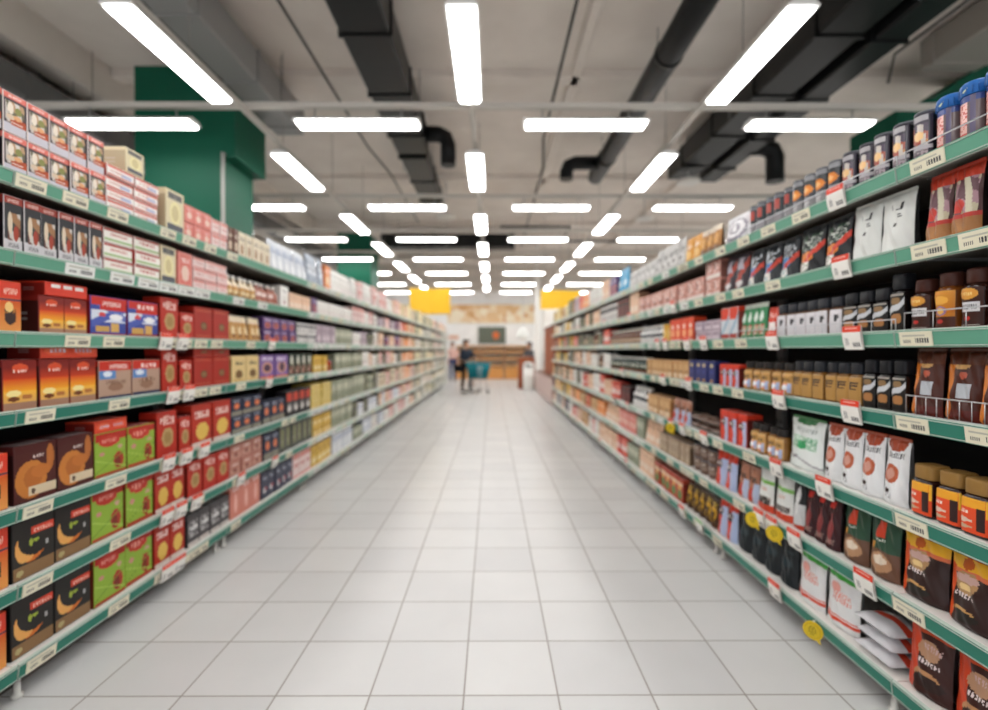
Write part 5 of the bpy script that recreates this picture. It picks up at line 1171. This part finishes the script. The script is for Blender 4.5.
def person(loc, rz, H, top, legs, shoe, hairc, label, arms, long_hair=True, stance=.09, step=.0, top_hem=.48):
    # local frame: faces -y; heights as fractions of H. arms: ((elbow, hand) left, (elbow, hand) right) in metres
    t = empty('person', loc, rz); s = H / 1.7
    def v(x, y, z): return (x * s, y * s, z * s)
    hipz, kneez, ank = .93, .5, .09
    pel = v(0, 0, .95); chest = v(0, .01, 1.28); neck = v(0, .01, 1.43); headb = v(0, -.005, 1.50)
    body = [[(*pel, (.14*s, .1*s)), (*v(0, 0, 1.1), (.12*s, .085*s)), (*chest, (.145*s, .1*s)), (*v(0, .01, 1.38), (.1*s, .07*s)), (*neck, .05*s), (*headb, .06*s), (*v(0, -.01, 1.60), (.078*s, .09*s)), (*v(0, 0, 1.665), (.06*s, .07*s))]]
    jk = [[(*v(0, 0, top_hem + .42), (.16*s, .115*s)), (*v(0, 0, 1.1), (.14*s, .1*s)), (*chest, (.165*s, .115*s)), (*v(0, .01, 1.38), (.115*s, .085*s)), (*v(0, .01, 1.42), (.07*s, .07*s))]]
    tr_ = []; sh = []
    for i, sx in enumerate((-1, 1)):
        hip = v(sx * .09, 0, hipz - .03); kn = v(sx * stance, -.02 - step * (sx) * .5, kneez); an = v(sx * stance, .02 - step * sx, ank)
        body[0:0] = []
        body.append([(*pel, .14*s)] + limb(hip, kn, .08*s, .055*s)[0:] + limb(kn, an, .055*s, .035*s)[1:])
        tr_.append([(*pel, (.15*s, .11*s))] + limb(hip, kn, .095*s, .068*s) + limb(kn, an, .068*s, .052*s)[1:])
        b = MB(); x, y, z = an
        b.tube([(x, y + .05*s, .045*s), (x, y, .05*s), (x, y - .08*s, .045*s), (x, y - .15*s, .032*s), (x, y - .19*s, .026*s)], [.028*s, .044*s, .044*s, .038*s, .02*s], col(shoe), 'cloth', 12)
        b.box(x - .038*s, x + .038*s, y - .19*s, y + .07*s, 0, .014*s, col('1c1c1c')); sh.append(b)
        el, ha = arms[i]; shd = v(sx * .17, .01, 1.37); el = v(*el); ha = v(*ha)
        body.append([(*chest, .1*s), (*shd, .055*s)] + limb(shd, el, .048*s, .038*s)[1:] + limb(el, ha, .036*s, .026*s)[1:])
        jk.append([(*chest, .1*s), (*shd, .07*s)] + limb(shd, el, .062*s, .05*s)[1:] + limb(el, tuple(el[k] + (ha[k]-el[k]) * .9 for k in range(3)), .05*s, .038*s)[1:])
        d = Vector([ha[k] - el[k] for k in range(3)]).normalized(); side = d.cross(Vector((0, 0, 1)));
        if side.length < .1: side = Vector((1, 0, 0))
        side.normalize(); nrm = side.cross(d).normalized(); h0 = Vector(ha); pc = h0 + d * .05 * s
        body.append([(*ha, .026*s), (*pc, (.034*s, .018*s)), (*(pc + d * .03 * s), (.034*s, .016*s))])
        for f_, ln in enumerate((.06, .072, .068, .052)):
            p0 = pc + side * (f_ - 1.5) * .018 * s + d * .02 * s; p1 = p0 + d * (.02 + ln * .4) * s; p2 = p1 + (d - nrm * .6).normalized() * ln * .45 * s; p3 = p2 + (d - nrm * 1.2).normalized() * ln * .3 * s
            FING.append((t, [(*p0, .0085*s), (*p1, .008*s), (*p2, .0075*s), (*p3, .006*s)]))
        p0 = h0 + d * .03 * s - side * .028 * s * sx; p1 = p0 + (d - side * sx * 1.0).normalized() * .035 * s; p2 = p1 + (d * 1.2 - side * .1 * sx - nrm * .4).normalized() * .03 * s
        FING.append((t, [(*p0, .011*s), (*p1, .0095*s), (*p2, .007*s)]))
    o = skin_mesh('body', body, 'skin', SKINC); o.parent = t
    mine = [c for tt, c in FING if tt is t]
    bm_ = MB()
    for c in mine: bm_.tube([p[:3] for p in c], [p[3] for p in c], SKINC, 'skin', 8)
    # fingers, nose, ears are joined into the body mesh so that it stays one figure
    bm_.tube([v(0, -.09, 1.605), v(0, -.115, 1.575), v(0, -.092, 1.565)], [.006*s, .013*s, .008*s], SKINC, 'skin', 8)
    for sx in (-1, 1): bm_.tube([v(sx*.078, .0, 1.57), v(sx*.088, .006, 1.595), v(sx*.08, .01, 1.62)], [.008*s, .014*s, .008*s], SKINC, 'skin', 8)
    bm_.tube([v(-.022, -.092, 1.54), v(0, -.098, 1.539), v(.022, -.092, 1.54)], [.003*s, .006*s, .003*s], hx('b0605a'), 'skin', 8)
    for sx in (-1, 1):
        bm_.tube([v(sx*.02, -.088, 1.61), v(sx*.032, -.092, 1.612), v(sx*.044, -.084, 1.61)], [.003*s, .008*s, .003*s], hx('f0ece8'), 'skin', 8)
        bm_.tube([v(sx*.028, -.099, 1.611), v(sx*.036, -.099, 1.611)], [.0045*s, .0045*s], hx('2a1c14'), 'skin', 8)
        bm_.tube([v(sx*.018, -.092, 1.632), v(sx*.048, -.086, 1.634)], [.003*s, .003*s], col(hairc), 'skin', 6)
    me2 = bm_.mesh('face_and_fingers'); o2 = bpy.data.objects.new('tmp', me2); C.objects.link(o2)
    import bmesh
    bm = bmesh.new(); bm.from_mesh(o.data); bm.from_mesh(me2); bm.to_mesh(o.data); bm.free(); bpy.data.objects.remove(o2)
    o = skin_mesh('jacket', jk, 'cloth', col(top)); o.parent = t
    o = skin_mesh('trousers', tr_, 'cloth', col(legs)); o.parent = t
    for b in sh: b.build('shoe', t)
    hair = [[(*v(0, .02, 1.63), (.09*s, .1*s)), (*v(0, .015, 1.68), (.075*s, .085*s))], [(*v(0, .02, 1.63), .09*s), (*v(0, .065, 1.56), (.08*s, .05*s)), (*v(0, .075, 1.44 if long_hair else 1.5), (.075*s, .03*s))]]
    o = skin_mesh('hair', hair, 'cloth', col(hairc)); o.parent = t
    return tag(t, label, 'person')
FING = []
person((-.86, 16.85, 0), math.radians(30), 1.72, '27303e', '15161a', '111114', '2a1d18', 'woman in navy jacket and black trousers holding a teal trolley',
       (((-.24, -.06, 1.1), (-.13, -.36, 1.02)), ((.24, -.06, 1.1), (.13, -.36, 1.02))), step=.14)
person((-1.78, 22.6, 0), math.radians(10), 1.74, 'd9b0a4', '2c3c66', '28282c', '3a2a22', 'person in pale pink top and blue trousers beyond the left rack',
       (((-.23, .0, 1.12), (-.2, -.12, .86)), ((.23, .0, 1.12), (.2, -.12, .86))), step=.06)
person((1.42, 19.2, 0), math.radians(-40), 1.68, '5c5d62', '2c2c30', '1c1c1c', '2a2422', 'dark-haired person in grey top standing behind the brown counter',
       (((-.23, -.05, 1.1), (-.1, -.28, 1.14)), ((.23, -.05, 1.1), (.1, -.28, 1.14))), long_hair=True)
# handbag on the shoulder
t = empty('shoulder_bag', (-1.13, 16.8, .66)); b = MB()
b.prism_y([(-.16, 0), (.16, 0), (.14, .24), (-.14, .24)], -.05, .05, col('1a1a1e'), 'cloth'); b.build('bag_body', t)
b = MB(); b.tube([(-.1, 0, .24), (0, .0, .5), (.12, .0, .66), (.16, .0, .5), (.1, 0, .24)], .01, col('1a1a1e'), 'cloth', 8); b.build('strap', t)
tag(t, "black shoulder bag hanging at the navy-jacketed woman's side", 'bag')

# ---------------------------------------------------------------- trolley
t = empty('shopping_trolley', (-.46, 16.13, 0), math.radians(-60)); tl = col('12808e'); gr = col('9aa0a4')
def basket_pt(u, v, s): return None
b = MB()
x0b, x1b, x0t, x1t, z0, z1 = -.26, .3, -.32, .4, .5, .98; yb, yt = .17, .25
def line(p, q, r=.006): b.tube([p, q], r, tl, 'plastic', 6)
for sy in (-1, 1):
    for i in range(13):
        f = i / 12; line((x0b + (x1b - x0b) * f, sy*yb, z0), (x0t + (x1t - x0t) * f, sy*yt, z1), .017)
    for j in range(6):
        g_ = j / 5; line((x0b + (x0t - x0b) * g_, sy*(yb + (yt-yb)*g_), z0 + (z1-z0)*g_), (x1b + (x1t - x1b) * g_, sy*(yb + (yt-yb)*g_), z0 + (z1-z0)*g_), .011)
for (xb, xt) in ((x0b, x0t), (x1b, x1t)):
    for i in range(8):
        f = -1 + 2 * i / 7; line((xb, f*yb, z0), (xt, f*yt, z1), .017)
    for j in range(6):
        g_ = j / 5; x = xb + (xt - xb) * g_; y = yb + (yt - yb) * g_; z = z0 + (z1 - z0) * g_; line((x, -y, z), (x, y, z), .011)
for i in range(8):
    f = -1 + 2 * i / 7; line((x0b, f*yb, z0), (x1b, f*yb, z0), .008)
b.tube([(x0t, -yt, z1), (x1t, -yt, z1), (x1t, yt, z1), (x0t, yt, z1), (x0t, -yt, z1)], .014, tl, 'plastic', 8)
b.build('basket', t)
b = MB()
for sy in (-1, 1):
    b.tube([(-.4, sy*.2, 1.02), (-.34, sy*.2, .95), (-.28, sy*.2, .48), (.2, sy*.18, .46)], .011, gr); b.tube([(-.2, sy*.2, .47), (-.3, sy*.24, .16)], .011, gr)
    b.tube([(.1, sy*.19, .46), (.3, sy*.2, .16)], .011, gr); b.tube([(-.3, sy*.24, .16), (.3, sy*.2, .16)], .009, gr)
b.build('frame', t)
b = MB(); b.tube([(-.4, -.24, 1.02), (-.4, .24, 1.02)], .018, col('177a84'), 'plastic', 10); b.build('push_handle', t)
for x in (-.3, .3):
    for sy in (-1, 1):
        y = sy * (.24 if x < 0 else .2); b = MB()
        bb = len(b.v); b.lathe([(.02, -.014), (.06, -.014), (.065, 0), (.06, .014), (.02, .014)], col('3a3c3e'), 'plastic', 16)
        for k in range(bb, len(b.v)): p = b.v[k]; b.v[k] = (p[0] + x, p[2] + y, p[1] + .065)
        b.tube([(x, y + .02, .065), (x, y + .02, .16)], .007, gr); b.tube([(x, y - .02, .065), (x, y - .02, .16)], .007, gr)
        b.build('wheel', t)
tag(t, 'teal plastic-basket shopping trolley pushed by the navy-jacketed woman', 'trolley')
for i, (x, y, w, c, lb) in enumerate(((-.45, 16.1, .2, 'dfe8ea', 'white bag lying in the teal trolley'),)):
    o = bpy.data.objects.new('grocery_bag', m_pouch('whitebag', .26, .36, .14, (10, 12))[0][1]); C.objects.link(o); o.location = (x, y, .52); tag(o, lb, 'bag')
